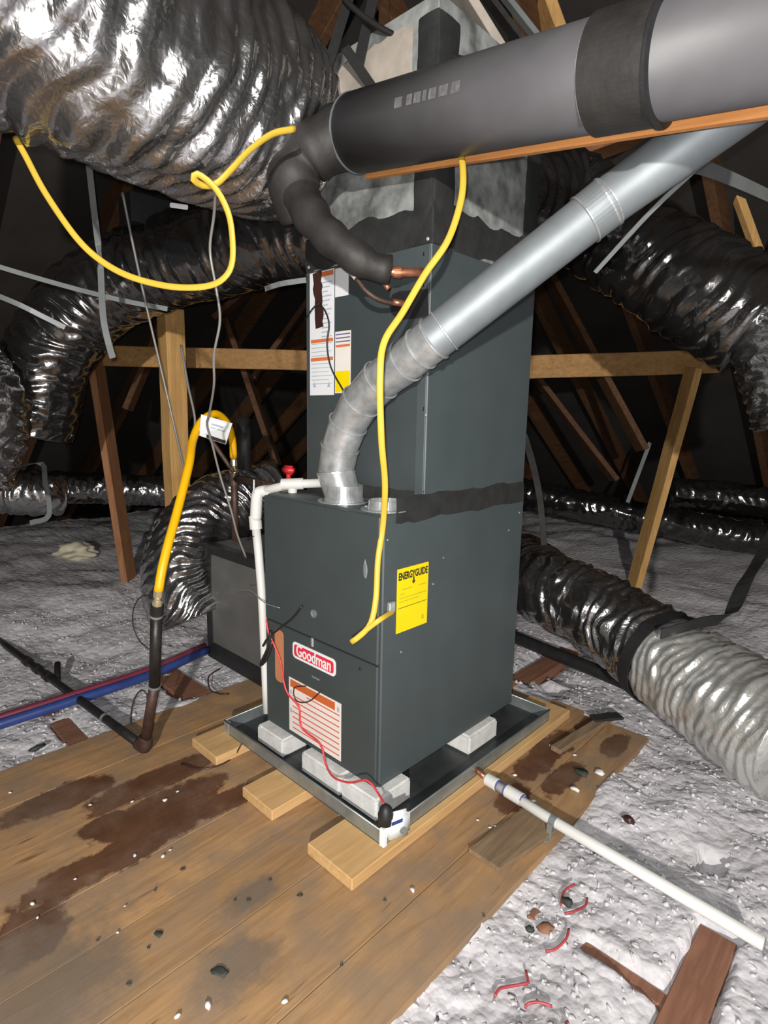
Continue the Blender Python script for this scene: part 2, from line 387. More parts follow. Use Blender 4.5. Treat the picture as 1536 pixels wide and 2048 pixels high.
def blob(name, c, s, m, parent=None, sub=2, rough=0.25, seed=0, rot=0.0, flat=False):
    bm = bmesh.new(); bmesh.ops.create_icosphere(bm, subdivisions=sub, radius=1)
    c = V(c); s = V(s); R = Matrix.Rotation(rot, 3, 'Z')
    for v in bm.verts:
        k = 1 + rough * noise.noise(v.co * 1.7 + V((seed * 3.1, seed, 0)))
        q = V((v.co.x * s.x, v.co.y * s.y, v.co.z * s.z)) * k; v.co = R @ q + c
    return bmobj(name, bm, m, parent, not flat)
def thing(name, label, cat, loc=(0, 0, 0), group=None):
    o = bpy.data.objects.new(name, None); COL.objects.link(o); o.location = loc
    o.empty_display_size = 0.05
    return tag(o, label, cat, group)
def tag(o, label=None, cat=None, group=None, kind=None):
    if label: o['label'] = label
    if cat: o['category'] = cat
    if group: o['group'] = group
    if kind: o['kind'] = kind
    return o
def text(name, s, size, origin, ux, uy, m, parent, bold=0.0, th=0.0006, width=None):
    cu = bpy.data.curves.new(name, 'FONT'); cu.body = s; cu.size = size; cu.align_x = 'CENTER'; cu.align_y = 'CENTER'
    cu.offset = bold; cu.extrude = th; cu.resolution_u = 4
    to = bpy.data.objects.new(name, cu); COL.objects.link(to)
    dg = bpy.context.evaluated_depsgraph_get(); me = bpy.data.meshes.new_from_object(to.evaluated_get(dg))
    bpy.data.objects.remove(to); bpy.data.curves.remove(cu)
    ux = V(ux).normalized(); uy = V(uy).normalized(); uz = ux.cross(uy)
    k = 1.0
    if width:
        xs = [v.co.x for v in me.vertices]; k = width / (max(xs) - min(xs))
    for v in me.vertices: v.co = V(origin) + ux * v.co.x * k + uy * v.co.y + uz * v.co.z
    return link(name, me, m, parent)
def rounded_plate(name, o, ux, uy, w, h, r, th, m, parent, seg=6):
    """plate with rounded corners centred on o in the plane ux, uy"""
    ux = V(ux); uy = V(uy); uz = ux.cross(uy); pts = []
    for cx, cy, a0 in ((w / 2 - r, h / 2 - r, 0), (-w / 2 + r, h / 2 - r, 90), (-w / 2 + r, -h / 2 + r, 180), (w / 2 - r, -h / 2 + r, 270)):
        for i in range(seg + 1):
            a = math.radians(a0 + 90 * i / seg); pts.append((cx + r * math.cos(a), cy + r * math.sin(a)))
    n = len(pts)
    vs = [V(o) + ux * x + uy * y for x, y in pts] + [V(o) + ux * x + uy * y + uz * th for x, y in pts]
    fs = [tuple(range(n))[::-1], tuple(range(n, 2 * n))] + [(i, (i + 1) % n, n + (i + 1) % n, n + i) for i in range(n)]
    return pydata(name, vs, fs, m, parent)

# ================================================================== STRUCTURE
# floor: attic base with the boards of the service deck
SEAMS = [-1.14, -0.90, -0.65, -0.376, -0.19, 0.005, 0.27, 0.44]
floor = pydata('floor', [(-9, -3.5, -0.16), (4, -3.5, -0.16), (4, 9, -0.16), (-9, 9, -0.16)], [(0, 1, 2, 3)], 'subfloor')
tag(floor, kind='structure')
END = [1.10, 1.16, 1.12, 1.19, 1.12, 1.17, 1.15]
for i in range(7):
    x0, x1 = SEAMS[i] + 0.0013, SEAMS[i + 1] - 0.0013
    dz = random.uniform(-0.0025, 0.0)
    cuts = [-1.75, END[i]]
    for a, b in zip(cuts, cuts[1:]):
        box('plank', (x0, a + 0.0015, -0.022 + dz), (x1, b - 0.0015, dz), 'plank', floor, 0.0009)
# ceiling: a dark hip roof with its rafters
E_ = 5.9; S_ = 0.7
def zA(y): return S_ * (E_ - y)
def zB(x): return S_ * (x + E_)
TOP = -2.6
ceil = pydata('ceiling', [(-E_, E_, 0), (3.4, E_, 0), (3.4, TOP, zA(TOP)), (-TOP, TOP, zA(TOP)), (-E_, -3.0, 0), (-TOP, -3.0, zB(-TOP))],
              [(0, 1, 2, 3), (0, 3, 5, 4)], 'roof')
tag(ceil, kind='structure')
for i in range(15):   # rafters falling towards the far wall on the right
    x = 3.2 - i * 0.61
    yt = max(TOP, -x)
    if yt > E_ - 0.5: continue
    a = V((x, E_ - 0.05, zA(E_ - 0.05) - 0.08)); b = V((x, yt, zA(yt) - 0.08))
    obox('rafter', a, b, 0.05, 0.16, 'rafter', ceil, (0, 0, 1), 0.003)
for i in range(14):   # rafters falling towards the far wall on the left
    y = -2.8 + i * 0.61
    xt = min(-TOP, -y)
    if xt < -E_ + 0.5: continue
    a = V((-E_ + 0.05, y, zB(-E_ + 0.05) - 0.08)); b = V((xt, y, zB(xt) - 0.08))
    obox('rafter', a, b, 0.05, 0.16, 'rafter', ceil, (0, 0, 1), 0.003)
obox('hip_rafter', (-E_ + 0.1, E_ - 0.1, 0.0), (2.5, -2.5, 5.75), 0.05, 0.2, 'rafter', ceil)

# ------------------------------------------------------------------ loose insulation
def span(segs):
    out = []
    for a, b, st in segs:
        n = int(round((b - a) / st)); out += [a + (b - a) * i / n for i in range(n)]
    out.append(segs[-1][1]); return out
def sstep(x, a, b): t = max(0.0, min(1.0, (x - a) / (b - a))); return t * t * (3 - 2 * t)
def ins_h(x, y):
    p = V((x, y, 0)); far = max(sstep(y, 1.7, 3.6) * 0.19, sstep(-x, 1.7, 3.0) * 0.15)
    z = -0.012 + far
    z += 0.030 * noise.noise(p * 3.1) + 0.014 * noise.noise(p * 8.0 + V((3, 1, 0)))
    d = noise.voronoi(p * 26)[0][0]; z += 0.011 * (0.55 - d)
    z += 0.005 * noise.noise(p * 47)
    if far > 0.05: z += 0.05 * noise.noise(p * 1.3)
    # hollows that leave timbers bare
    for cx, cy, rx, ry in BARE:
        k = max(abs(x - cx) / rx, abs(y - cy) / ry); z -= 0.05 * (1 - sstep(k + 0.25 * noise.noise(p * 14), 0.8, 1.25))
    inside = min(x + 1.125, 0.43 - x, 1.14 - y)
    if inside > 0: z = min(z, 0.004) - sstep(inside, 0, 0.05) * 0.09
    return z
BARE = [(0.885, 0.12, 0.045, 0.24), (0.74, 0.085, 0.09, 0.022), (-1.26, -0.49, 0.10, 0.035), (-1.32, 0.03, 0.12, 0.07), (-0.22, 1.55, 0.07, 0.25), (0.80, 0.62, 0.03, 0.05), (-0.07, 1.28, 0.05, 0.06)]
xs = span([(-5.4, -2.7, 0.06), (-2.7, -1.05, 0.02), (-1.05, 0.36, 0.06), (0.36, 1.75, 0.0115), (1.75, 3.6, 0.08)])
ys = span([(-1.9, -0.85, 0.03), (-0.85, 1.75, 0.0125), (1.75, 3.2, 0.03), (3.2, 5.4, 0.07)])
vs = [(x, y, ins_h(x, y)) for y in ys for x in xs]; nx = len(xs)
fs = [(j * nx + i, j * nx + i + 1, (j + 1) * nx + i + 1, (j + 1) * nx + i) for j in range(len(ys) - 1) for i in range(nx - 1)
      if not (-1.0 < xs[i] < 0.3 and ys[j] < 1.0)]
ins = pydata('loose_fill_insulation', vs, fs, 'insul', None, True)
tag(ins, 'pale grey loose-fill insulation spread over the attic around the board deck', 'insulation', kind='stuff')
# tufts lying on it
bmT = bmesh.new(); ico = bmesh.new(); bmesh.ops.create_icosphere(ico, subdivisions=1, radius=1)
IV = [v.co.copy() for v in ico.verts]; IF = [[v.index for v in f.verts] for f in ico.faces]; ico.free()
tv = []; tf = []
def tuft(x, y, s):
    z = ins_h(x, y); R = Matrix.Rotation(random.uniform(0, 6.3), 3, V((random.random(), random.random(), random.random() + 0.1)).normalized())
    sc = V((s * random.uniform(0.8, 1.5), s * random.uniform(0.7, 1.2), s * random.uniform(0.3, 0.55))); b = len(tv)
    for q in IV:
        q = q * (1 + 0.45 * noise.noise(q * 1.4 + V((x * 31, y * 37, 0))))
        q = R @ V((q.x * sc.x, q.y * sc.y, q.z * sc.z)); tv.append(V((x, y, z - s * 0.12)) + q)
    for f in IF: tf.append(tuple(b + k for k in f))
def bare(x, y): return any(max(abs(x - cx) / rx, abs(y - cy) / ry) < 1.1 for cx, cy, rx, ry in BARE)
k = 0
while k < 5000:
    if random.random() < 0.62: x, y = random.uniform(0.43, 1.6), random.uniform(-0.9, 1.7)
    else: x, y = random.uniform(-2.6, -1.15), random.uniform(-0.9, 0.7)
    if bare(x, y): continue
    tuft(x, y, random.choice((0.004, 0.005, 0.006, 0.008, 0.010))); k += 1
for i in range(500):
    x = random.uniform(-1.1, 0.42); y = random.uniform(1.16, 1.9)
    if not bare(x, y): tuft(x, y, random.uniform(0.006, 0.014))
tuf = pydata('insulation_tufts', tv, tf, 'insul', None, True)
tag(tuf, 'small white tufts of insulation fibre lying loose on the grey insulation', 'insulation', kind='stuff')

# timbers that show through the insulation
def joist(a, b, w, label):
    o = obox('joist_timber', a, b, w, 0.09, 'joist', None, (0, 0, 1), 0.003, 0.002)
    tag(o, label, 'joist')
joist((0.885, -0.45, -0.064), (0.885, 0.36, -0.064), 0.085, 'red-brown joist bared in the white insulation past the end of the white pipe')
joist((0.50, 0.085, -0.072), (1.05, 0.085, -0.072), 0.04, 'narrow tan joist showing faintly through insulation beside the red wire scraps')
joist((-1.60, -0.49, -0.058), (-1.15, -0.49, -0.058), 0.075, 'brown joist showing between blue pipe and floor boards near the black gas pipe')
joist((-1.60, 0.03, -0.055), (-1.15, 0.03, -0.055), 0.13, 'brown joist showing between blue pipe and the grey return box')
joist((-0.22, 1.20, -0.058), (-0.22, 1.80, -0.058), 0.11, 'red-brown joist bared behind the furnace beside the black pipe on the ground')

# ------------------------------------------------------------------ truss timbers
def timber(name, a, b, w, h, m, label, up=(0, 0, 1), cat='lumber', group=None):
    o = obox(name, a, b, w, h, m, None, up, 0.004, 0.004); tag(o, label, cat, group); return o
timber('timber_post', (-2.16, 0.46, 0.0), (-2.16, 0.46, 1.86), 0.115, 0.115, 'stud', 'thick tan timber post standing behind the yellow gas hose', (0, 1, 0))
timber('purlin_beam', at(205, 712, 3.75), at(640, 722, 3.85), 0.045, 0.13, 'beam', 'horizontal brown beam passing behind the thick tan post')
timber('purlin_beam', at(1000, 737, 3.85), at(1440, 722, 3.7), 0.045, 0.15, 'beam', 'horizontal tan beam crossing the dark roof to the right of the furnace')
timber('diagonal_brace', at(190, 715, 3.68), onz(258, 1160, 0.12), 0.045, 0.15, 'stud_red', 'leaning red-brown brace standing in insulation left of the thick tan post', (0.69, -0.72, 0))
timber('diagonal_brace', at(1388, 735, 3.62), onz(1268, 1172, 0.12), 0.045, 0.15, 'stud', 'leaning tan brace holding up the beam right of the furnace', (0.69, -0.72, 0))
def webs():
    for (a, b, d, w_, lab) in (((455, 640), (555, 930), 4.05, 0.13, 'dark web timber slanting down behind the black upright pipe'),
                               ((620, 600), (505, 760), 4.4, 0.12, 'dark web timber slanting up behind the coil cabinet labels'),
                               ((1100, 555), (1285, 900), 3.9, 0.15, 'dark web timber crossing behind the beam on the furnace right side'),
                               ((1060, 740), (1230, 960), 4.5, 0.15, 'lowest dark web timber slanting down behind the furnace right side'),
                               ((330, 640), (255, 820), 4.0, 0.11, 'dark web timber leaning behind the red-brown brace'),
                               ((520, 560), (430, 640), 4.0, 0.14, 'short brown web timber under the dark foil duct')):
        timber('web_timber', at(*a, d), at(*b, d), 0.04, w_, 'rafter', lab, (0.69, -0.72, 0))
webs()
timber('roof_tie', at(1062, -60, 2.6), at(1130, 130, 2.6), 0.05, 0.17, 'stud', 'orange-brown roof tie above the grey jacketed pipe', (0.69, -0.72, 0))
timber('roof_tie', at(1470, 380, 3.0), at(1560, 620, 3.0), 0.04, 0.05, 'stud', 'thin brown roof tie at the end of the galvanised vent pipe', (0.69, -0.72, 0))
timber('roof_tie', at(1000, 370, 2.9), at(1330, 250, 2.9), 0.05, 0.2, 'stud_red', 'brown roof tie seen between grey jacketed pipe and vent pipe', (0.69, -0.72, 0))

# ================================================================== FURNACE
W, D, H, Z0 = 0.583, 0.80, 0.876, 0.118
ZT = Z0 + H
UX, UY, UZ = V((1, 0, 0)), V((0, 1, 0)), V((0, 0, 1))
def screw(c, axis, r, parent, m='galv_b'):
    return lathe('screw', c, axis, [(0, r), (r * 0.5, r * 0.95), (r * 0.8, r * 0.5)], m, parent, 8)
fur = thing('gas_furnace', 'dark grey gas furnace cabinet with red name plate standing in the drain pan', 'furnace', (-W / 2, D / 2, Z0))
box('cabinet', (-W, 0.012, Z0), (0, D, ZT), 'cab', fur, 0.004)
ZS = Z0 + 0.412     # panel split
up_ = box('upper_panel', (-W + 0.002, -0.004, ZS + 0.0025), (-0.002, 0.012, ZT - 0.004), 'cab_front', fur, 0.004)
low = box('lower_panel', (-W + 0.002, -0.004, Z0 + 0.006), (-0.002, 0.012, ZS - 0.0025), 'cab_front', fur, 0.004)
PF = -0.004
for px, py in ((796, 1318), (1010, 1396), (640, 1325)):
    pass
screw((-0.075, PF, ZS - 0.03), (0, -1, 0), 0.005, low, 'black'); screw((-0.51, PF, ZS - 0.03), (0, -1, 0), 0.004, low)
# sight glass and latch
sg = thing
q = ony(628, 1227, PF)
lathe('sight_glass', q, (0, -1, 0), [(0, 0.014), (0.004, 0.014), (0.004, 0.009), (0.002, 0.008)], 'galv', up_, 16)
q = ony(626, 1284, PF); box('latch', (q.x - 0.006, PF - 0.006, q.z - 0.016), (q.x + 0.006, PF, q.z + 0.016), 'galv_b', low, 0.002)
q = ony(730, 1140, PF); blob('paint_scrape', (q.x, PF, q.z), (0.009, 0.001, 0.03), 'strap', up_, 2, 0.5, 3)
q = ony(632, 1356, PF); box('panel_clip', (q.x - 0.02, PF - 0.003, q.z - 0.004), (q.x + 0.018, PF, q.z + 0.004), 'galv', low, 0.001)
# name plate
def sticker_axes_front(): return UX, UZ     # normal = ux x uz = -y
a = ony(586, 1283, PF); b = ony(672, 1318, PF); c = ony(672, 1352, PF); d = ony(586, 1316, PF)
cx = (a.x + b.x) / 2; cz = (a.z + b.z + c.z + d.z) / 4; pw = b.x - a.x; ph = ((a.z - d.z) + (b.z - c.z)) / 2
np_ = rounded_plate('name_plate', (cx, PF, cz), UX, UZ, pw, ph, 0.016, 0.002, 'lab_w', fur)
np_['label'] = 'red name plate with white border and white lettering'
rounded_plate('red_field', (cx, PF - 0.002, cz), UX, UZ, pw - 0.018, ph - 0.018, 0.010, 0.0006, 'lab_r', np_)
text('lettering', 'Goodman', 0.058, (cx, PF - 0.0030, cz + 0.001), UX, UZ, 'lab_w', np_, 0.0009, 0.0004, pw - 0.045)
# warning label
x0, x1, z0, z1 = -0.439, -0.161, Z0 + 0.027, Z0 + 0.232
wl = box('warning_label', (x0, PF - 0.0012, z0), (x1, PF, z1), 'lab_c', fur)
box('header_bar', (x0 + 0.008, PF - 0.0018, z1 - 0.034), (x1 - 0.03, PF - 0.0012, z1 - 0.006), 'lab_o2', wl)
for i in range(8):
    z = z1 - 0.044 - i * 0.0205; s = 0.02 if i else 0.04
    box('print_line', (x0 + s + (0.06 if i == 0 else 0), PF - 0.0017, z - 0.0022), (x1 - 0.008, PF - 0.0012, z + 0.0022), 'lab_rl', wl)
for (u, v_) in ((0.012, 0.055), (0.012, 0.125), (x1 - x0 - 0.014, 0.025)):
    box('print_symbol', (x0 + u - 0.006, PF - 0.0017, z1 - v_ - 0.008), (x0 + u + 0.006, PF - 0.0012, z1 - v_ + 0.008), 'inkg', wl)
# tan-orange strip on the left of the panel
rounded_plate('tan_strip', (ony(559, 1312, PF).x, PF, ony(559, 1312, PF).z), UX, UZ, 0.052, 0.20, 0.018, 0.0012, 'orange_tag', low)
# energy label on the side
y0, y1, z0, z1 = 0.074, 0.222, Z0 + 0.496, Z0 + 0.701
el = box('energy_label', (0, y0, z0), (0.0012, y1, z1), 'lab_y', fur)
el['label'] = 'yellow energy label with black heading'
text('heading', 'ENERGYGUIDE', 0.032, (0.0015, (y0 + y1) / 2, z1 - 0.026), UY, UZ, 'ink', el, 0.0012, 0.0003, 0.138)
ar = [(0.0, -0.012), (0.0035, -0.012), (0.0035, 0.0), (0.009, 0.0), (0.0, 0.011), (-0.009, 0.0), (-0.0035, 0.0), (-0.0035, -0.012)]
am = (y0 + y1) / 2 + 0.002
pydata('arrow', [(0.0018, am + u, z1 - 0.048 - v_) for u, v_ in ar], [tuple(range(8))], 'ink', el)
for dz, a_, b_ in ((0.068, 0.02, 0.07), (0.068, 0.10, 0.14), (0.082, 0.012, 0.035), (0.095, 0.01, 0.14), (0.106, 0.01, 0.10)):
    box('print_line', (0.0012, y0 + a_, z1 - dz - 0.0012), (0.0016, y0 + b_, z1 - dz + 0.0012), 'inky', el)
box('rule', (0.0012, y0 + 0.006, z1 - 0.1265), (0.0017, y1 - 0.004, z1 - 0.1248), 'ink', el)
box('print_symbol', (0.0012, y1 - 0.028, z0 + 0.02), (0.0016, y1 - 0.018, z0 + 0.034), 'inky', el)
for y, z in ((0.30, 0.70), (0.028, 0.80), (0.77, 0.80), (0.70, 0.74), (0.10, 0.43), (0.25, 0.62)):
    screw((0, y, Z0 + z), (1, 0, 0), 0.0035, fur)
# top flanges
q = onz(674, 1004, ZT)
VB = V((q.x, 0.105, ZT))
fl = lathe('vent_flange', VB, UZ, [(0, 0.088), (0.003, 0.088), (0.003, 0.066), (0.012, 0.066)], 'galv_b', fur, 36)
q = onz(749, 1022, ZT); KB = V((q.x, 0.085, ZT))
kf = lathe('knockout_collar', KB, UZ, [(0, 0.074), (0.003, 0.074), (0.004, 0.052), (0.03, 0.050), (0.03, 0.046), (0.006, 0.046)], 'galv_b', fur, 32)
for an in (200, 300):
    screw(KB + V((math.cos(math.radians(an)) * 0.063, math.sin(math.radians(an)) * 0.063, 0.003)), UZ, 0.005, kf)
for y in (0.16, 0.22):
    screw((-W, y - 0.14, ZT - 0.05 - y * 0.1), (-1, 0, 0), 0.006, fur)

# ------------------------------------------------------------------ coil cabinet
CY = 0.19; CZ = 1.775; CX0 = -0.578
coil = thing('coil_cabinet', 'tall dark grey evaporator coil cabinet with white labels on top of the furnace', 'coil cabinet', (-0.29, 0.5, ZT))
box('cabinet', (CX0, CY, ZT + 0.001), (0.0, D - 0.01, CZ), 'cab', coil, 0.003)
fp = box('front_panel', (CX0 + 0.01, CY - 0.004, ZT + 0.03), (-0.012, CY, CZ - 0.01), 'cab_front', coil, 0.002)
PC = CY - 0.004
def lab(px0, py0, px1, py1, name, m, parent):
    a = ony(px0, py0, PC); b = ony(px1, py1, PC)
    return box(name, (a.x, PC - 0.0012, b.z), (b.x, PC, a.z), m, parent), a.x, b.x, b.z, a.z
l1, a0, a1, c0, c1 = lab(620, 548, 668, 790, 'long_label', 'lab_w', coil)
hh = c1 - c0; ww = a1 - a0
box('orange_bar', (a0 + 0.055, PC - 0.0017, c1 - 0.02), (a1 - 0.004, PC - 0.0012, c1 - 0.004), 'lab_o', l1)
for f in (0.55, 0.70):
    box('orange_bar', (a0 + 0.006, PC - 0.0017, c1 - hh * f - 0.007), (a1 - 0.004, PC - 0.0012, c1 - hh * f + 0.005), 'lab_o', l1)
for i in range(13):
    box('print_line', (a0 + ww * 0.5, PC - 0.0016, c1 - 0.04 - i * 0.015 - 0.002), (a1 - 0.012 - 0.01 * (i % 3), PC - 0.0012, c1 - 0.04 - i * 0.015 + 0.002), 'inkg', l1)
for i in range(11):
    f = 0.575 + i * 0.033
    if 0.68 < f < 0.72: continue
    box('print_line', (a0 + 0.01, PC - 0.0016, c1 - hh * f - 0.0012), (a1 - 0.010 - 0.015 * (i % 2), PC - 0.0012, c1 - hh * f + 0.0012), 'inkg', l1)
for u in (0.2, 0.8):
    cxx = a0 + ww * u; zz = c0 + 0.028
    pydata('print_symbol', [(cxx - 0.009, PC - 0.0017, zz), (cxx + 0.009, PC - 0.0017, zz), (cxx, PC - 0.0017, zz + 0.02)], [(0, 1, 2)], 'inkg', l1)
l2, *_r = lab(671, 538, 697, 590, 'small_label', 'lab_w', coil)
l3, b0, b1, e0, e1 = lab(671, 664, 701, 786, 'data_label', 'lab_c', coil)
for i in range(3):
    box('blue_bar', (b0 + 0.003, PC - 0.0017, e1 - 0.010 - i * 0.012 - 0.002), (b1 - 0.003, PC - 0.0012, e1 - 0.010 - i * 0.012 + 0.002), 'navy', l3)
box('orange_bar', (b0 + 0.003, PC - 0.0017, e1 - 0.052), (b1 - 0.003, PC - 0.0012, e1 - 0.044), 'lab_o', l3)
box('yellow_patch', (b0 + 0.002, PC - 0.0017, e0 + 0.004), (b1 - 0.002, PC - 0.0012, e0 + 0.075), 'lab_y', l3)
# brown tape over the long label
a = ony(636, 546, PC); b = ony(640, 657, PC)
random.seed(3)
tp = []
for i in range(12):
    z = a.z + (b.z - a.z) * i / 11; cxx = a.x + (b.x - a.x) * i / 11
    tp.append((cxx - 0.022 + random.uniform(-0.006, 0.004), PC - 0.0032, z)); tp.append((cxx + 0.020 + random.uniform(-0.004, 0.006), PC - 0.0032, z + 0.005))
tv_ = tp + [(x, y + 0.0015, z) for x, y, z in tp]; n = len(tp)
tf_ = [(2 * i, 2 * i + 1, 2 * i + 3, 2 * i + 2) for i in range(11)] + [(n + 2 * i + 2, n + 2 * i + 3, n + 2 * i + 1, n + 2 * i) for i in range(11)]
tf_ += [(2 * i, 2 * i + 2, n + 2 * i + 2, n + 2 * i) for i in range(11)] + [(2 * i + 1, n + 2 * i + 1, n + 2 * i + 3, 2 * i + 3) for i in range(11)]
pydata('brown_tape', tv_, tf_, 'tape', l1)
# edge flange down the corner with slots, and screws
box('corner_flange', (-0.035, CY - 0.0065, ZT + 0.03), (-0.001, CY - 0.004, CZ - 0.004), 'cab', coil, 0.001)
for py in (508, 570, 605, 640, 818):
    q = ony(848, py, CY - 0.0065); box('slot', (q.x - 0.004, CY - 0.0078, q.z - 0.006), (q.x + 0.004, CY - 0.006, q.z + 0.006), 'black', coil, 0.001)
screw(ony(852, 830, CY - 0.0065), (0, -1, 0), 0.005, coil); screw(ony(856, 478, CY - 0.006), (0, -1, 0), 0.006, coil)
screw(ony(618, 535, CY - 0.004), (0, -1, 0), 0.006, coil)
# rubber grommet plates where the copper enters
def poly_plate(name, pts, m, parent, y, th=0.005):
    P = [ony(px, py, y) for px, py in pts]; n = len(P)
    vs_ = [(p.x, y, p.z) for p in P] + [(p.x, y - th, p.z) for p in P]
    return pydata(name, vs_, [tuple(range(n)), tuple(range(n, 2 * n))[::-1]] + [(i, (i + 1) % n, n + (i + 1) % n, n + i) for i in range(n)], m, parent)
poly_plate('rubber_grommet', [(786, 590), (800, 583), (838, 580), (858, 578), (857, 634), (800, 640), (785, 628), (781, 612)], 'rubber', coil, PC)
poly_plate('knockout_patch', [(780, 508), (850, 490), (852, 560), (780, 575)], 'cab', coil, PC, 0.002)
# mastic bead: on front, side and round the furnace seam
def smear(name, rect, plane, m, parent, th=0.004, amp=0.35, seed=0.0, n=26):
    """brushed-on coating with ragged edges; rect in plane coordinates (u0,u1,v0,v1) and plane = origin,u,v,normal"""
    o, u, v_, nn = [V(k) for k in plane]; u0, u1, v0, v1 = rect; vs_ = []; fs_ = []
    for i in range(n + 1):
        t = i / n; uu = u0 + (u1 - u0) * t; hv = v1 - v0
        lo_ = v0 - hv * amp * (noise.noise(V((uu * 9, seed, 0))) * 0.7 + noise.noise(V((uu * 30, seed, 5))) * 0.25)
        hi_ = v1 + hv * amp * (noise.noise(V((uu * 9, seed + 7, 0))) * 0.7 + noise.noise(V((uu * 30, seed, 9))) * 0.25)
        for vv, h in ((lo_, 0), (lo_ + hv * 0.1, th * 0.6), ((lo_ + hi_) / 2, th), (hi_ - hv * 0.1, th * 0.6), (hi_, 0)):
            vs_.append(o + u * uu + v_ * vv + nn * (h + 0.0004))
    for i in range(n):
        for j in range(4): fs_.append((i * 5 + j, (i + 1) * 5 + j, (i + 1) * 5 + j + 1, i * 5 + j + 1))
    return pydata(name, vs_, fs_, m, parent, True)
smear('mastic_seal', (0.06, D - 0.012, -0.034, 0.045), ((0.0, 0, ZT), UY, UZ, UX), 'mastic', coil, 0.004, 0.22, 2)
smear('mastic_seal', (-0.56, 0.0, 0.0, 0.055), ((0, CY, ZT), UX, UZ, -UY), 'mastic', coil, 0.006, 0.4, 4)
smear('mastic_seal', (-0.45, 0.005, CY - 0.075, CY), ((0, 0, ZT), UX, UY, UZ), 'mastic', coil, 0.003, 0.15, 6)

# ------------------------------------------------------------------ plenum
PZ = 2.42
ple = thing('supply_plenum', 'grey duct-board supply plenum with black mastic corners on top of the coil cabinet', 'plenum', (-0.29, 0.5, CZ))
box('board_box', (CX0 + 0.004, CY + 0.004, CZ), (-0.004, D - 0.02, PZ), 'board', ple, 0.003)
smear('mastic_seal', (CX0, 0.0, 0.0, 0.11), ((0, CY + 0.003, CZ), UX, UZ, -UY), 'mastic', ple, 0.006, 0.35, 11)
smear('mastic_seal', (CY, D - 0.02, 0.0, 0.12), ((-0.003, 0, CZ), UY, UZ, UX), 'mastic', ple, 0.006, 0.35, 13)
smear('mastic_seal', (0.0, 0.60, -0.075, 0.002), ((0, CY + 0.003, CZ), UZ, UX, -UY), 'mastic', ple, 0.006, 0.18, 15)
smear('mastic_seal', (0.0, 0.60, -0.002, 0.10), ((-0.003, CY, CZ), UZ, UY, UX), 'mastic', ple, 0.006, 0.18, 17)
smear('mastic_seal', (0.0, PZ - CZ, D - 0.09 - 0.02, D - 0.02), ((-0.003, 0, CZ), UZ, UY, UX), 'mastic', ple, 0.006, 0.18, 19)
smear('bare_patch', (-0.50, -0.09, 0.42, 0.60), ((0, CY + 0.002, CZ), UX, UZ, -UY), 'tanboard', ple, 0.006, 0.35, 22)
def brace(name, a_, b_, w_, h_, m_, lab_, cat):
    o_ = obox(name, a_, b_, w_, h_, m_, None, (0.69, -0.72, 0), 0.002); tag(o_, lab_, cat)
brace('duct_board_strip', at(885, -70, 2.02), at(1005, 125, 2.02), 0.03, 0.12, 'tanboard', 'tan duct-board strip slanting behind the grey jacketed pipe by the plenum corner', 'duct board')
brace('metal_strip', at(925, -70, 2.10), at(1055, 100, 2.10), 0.02, 0.055, 'jacket_d', 'dark metal strip slanting beside the tan duct-board strip', 'metal strip')
brace('metal_strip', at(960, -70, 2.18), at(1090, 95, 2.18), 0.02, 0.04, 'strap', 'pale grey metal strip slanting beside the dark one', 'metal strip')
for a_, b_, lab_ in (((752, -30), (716, 130), 'black hanging strap in front of the tan plenum patch'), ((700, -10), (650, 150), 'black hanging strap beside the huge silver duct'), ((690, 95), (765, 205), 'black strap slanting down to the grey jacketed pipe end')):
    o = ribbon('hanging_strap', [at(*a_, 1.72), at(*b_, 1.72)], 0.03, 0.003, 'rubber', None, side=(0.72, 0.69, 0)); tag(o, lab_, 'strap')

# ------------------------------------------------------------------ drain pan on three boards, pads
PX0, PX1, PY0, PY1, PZ0, PZ1 = -0.749, 0.112, -0.086, 0.915, 0.038, 0.086
pan = thing('drain_pan', 'shallow galvanised drain pan under the furnace', 'drain pan', (-0.32, 0.41, PZ0))
box('pan_floor', (PX0, PY0, PZ0), (PX1, PY1, PZ0 + 0.003), 'pan_in', pan)
t_ = 0.0025
for a, b in (((PX0, PY0, PZ0), (PX1, PY0 + t_, PZ1)), ((PX0, PY1 - t_, PZ0), (PX1, PY1, PZ1)), ((PX0, PY0, PZ0), (PX0 + t_, PY1, PZ1)), ((PX1 - t_, PY0, PZ0), (PX1, PY1, PZ1))):
    rim = box('pan_side', a, b, 'pan', pan)
for a, b in (((PX0, PY0), (PX1, PY0)), ((PX1, PY0), (PX1, PY1)), ((PX1, PY1), (PX0, PY1)), ((PX0, PY1), (PX0, PY0))):
    tube('rolled_rim', [(a[0], a[1], PZ1), (b[0], b[1], PZ1)], 0.0032, 'pan', pan, 8, 0.5)
box('corner_tab', (PX1 - 0.012, PY0 - 0.002, PZ0), (PX1 + 0.002, PY0 + 0.010, PZ1 + 0.002), 'galv_b', pan, 0.001)
box('corner_tab', (PX0 - 0.002, PY0 - 0.002, PZ0), (PX0 + 0.03, PY0 + 0.010, PZ1 + 0.001), 'galv_b', pan, 0.001)
def support(x0, x1, ya, yb, label):
    o = box('support_board', (x0, ya, 0.0005), (x1, yb, PZ0 - 0.0005), 'lumber', None, 0.003)
    tag(o, label, 'lumber', None)
support(-0.055, 0.137, -0.232, 1.06, 'pale pine board under the pan along the white float switch side')
support(-0.41, -0.24, -0.225, 0.95, 'pale pine board under the middle of the drain pan')
support(-0.80, -0.62, -0.20, 0.95, 'pale pine board under the pan corner near the black gas pipe')
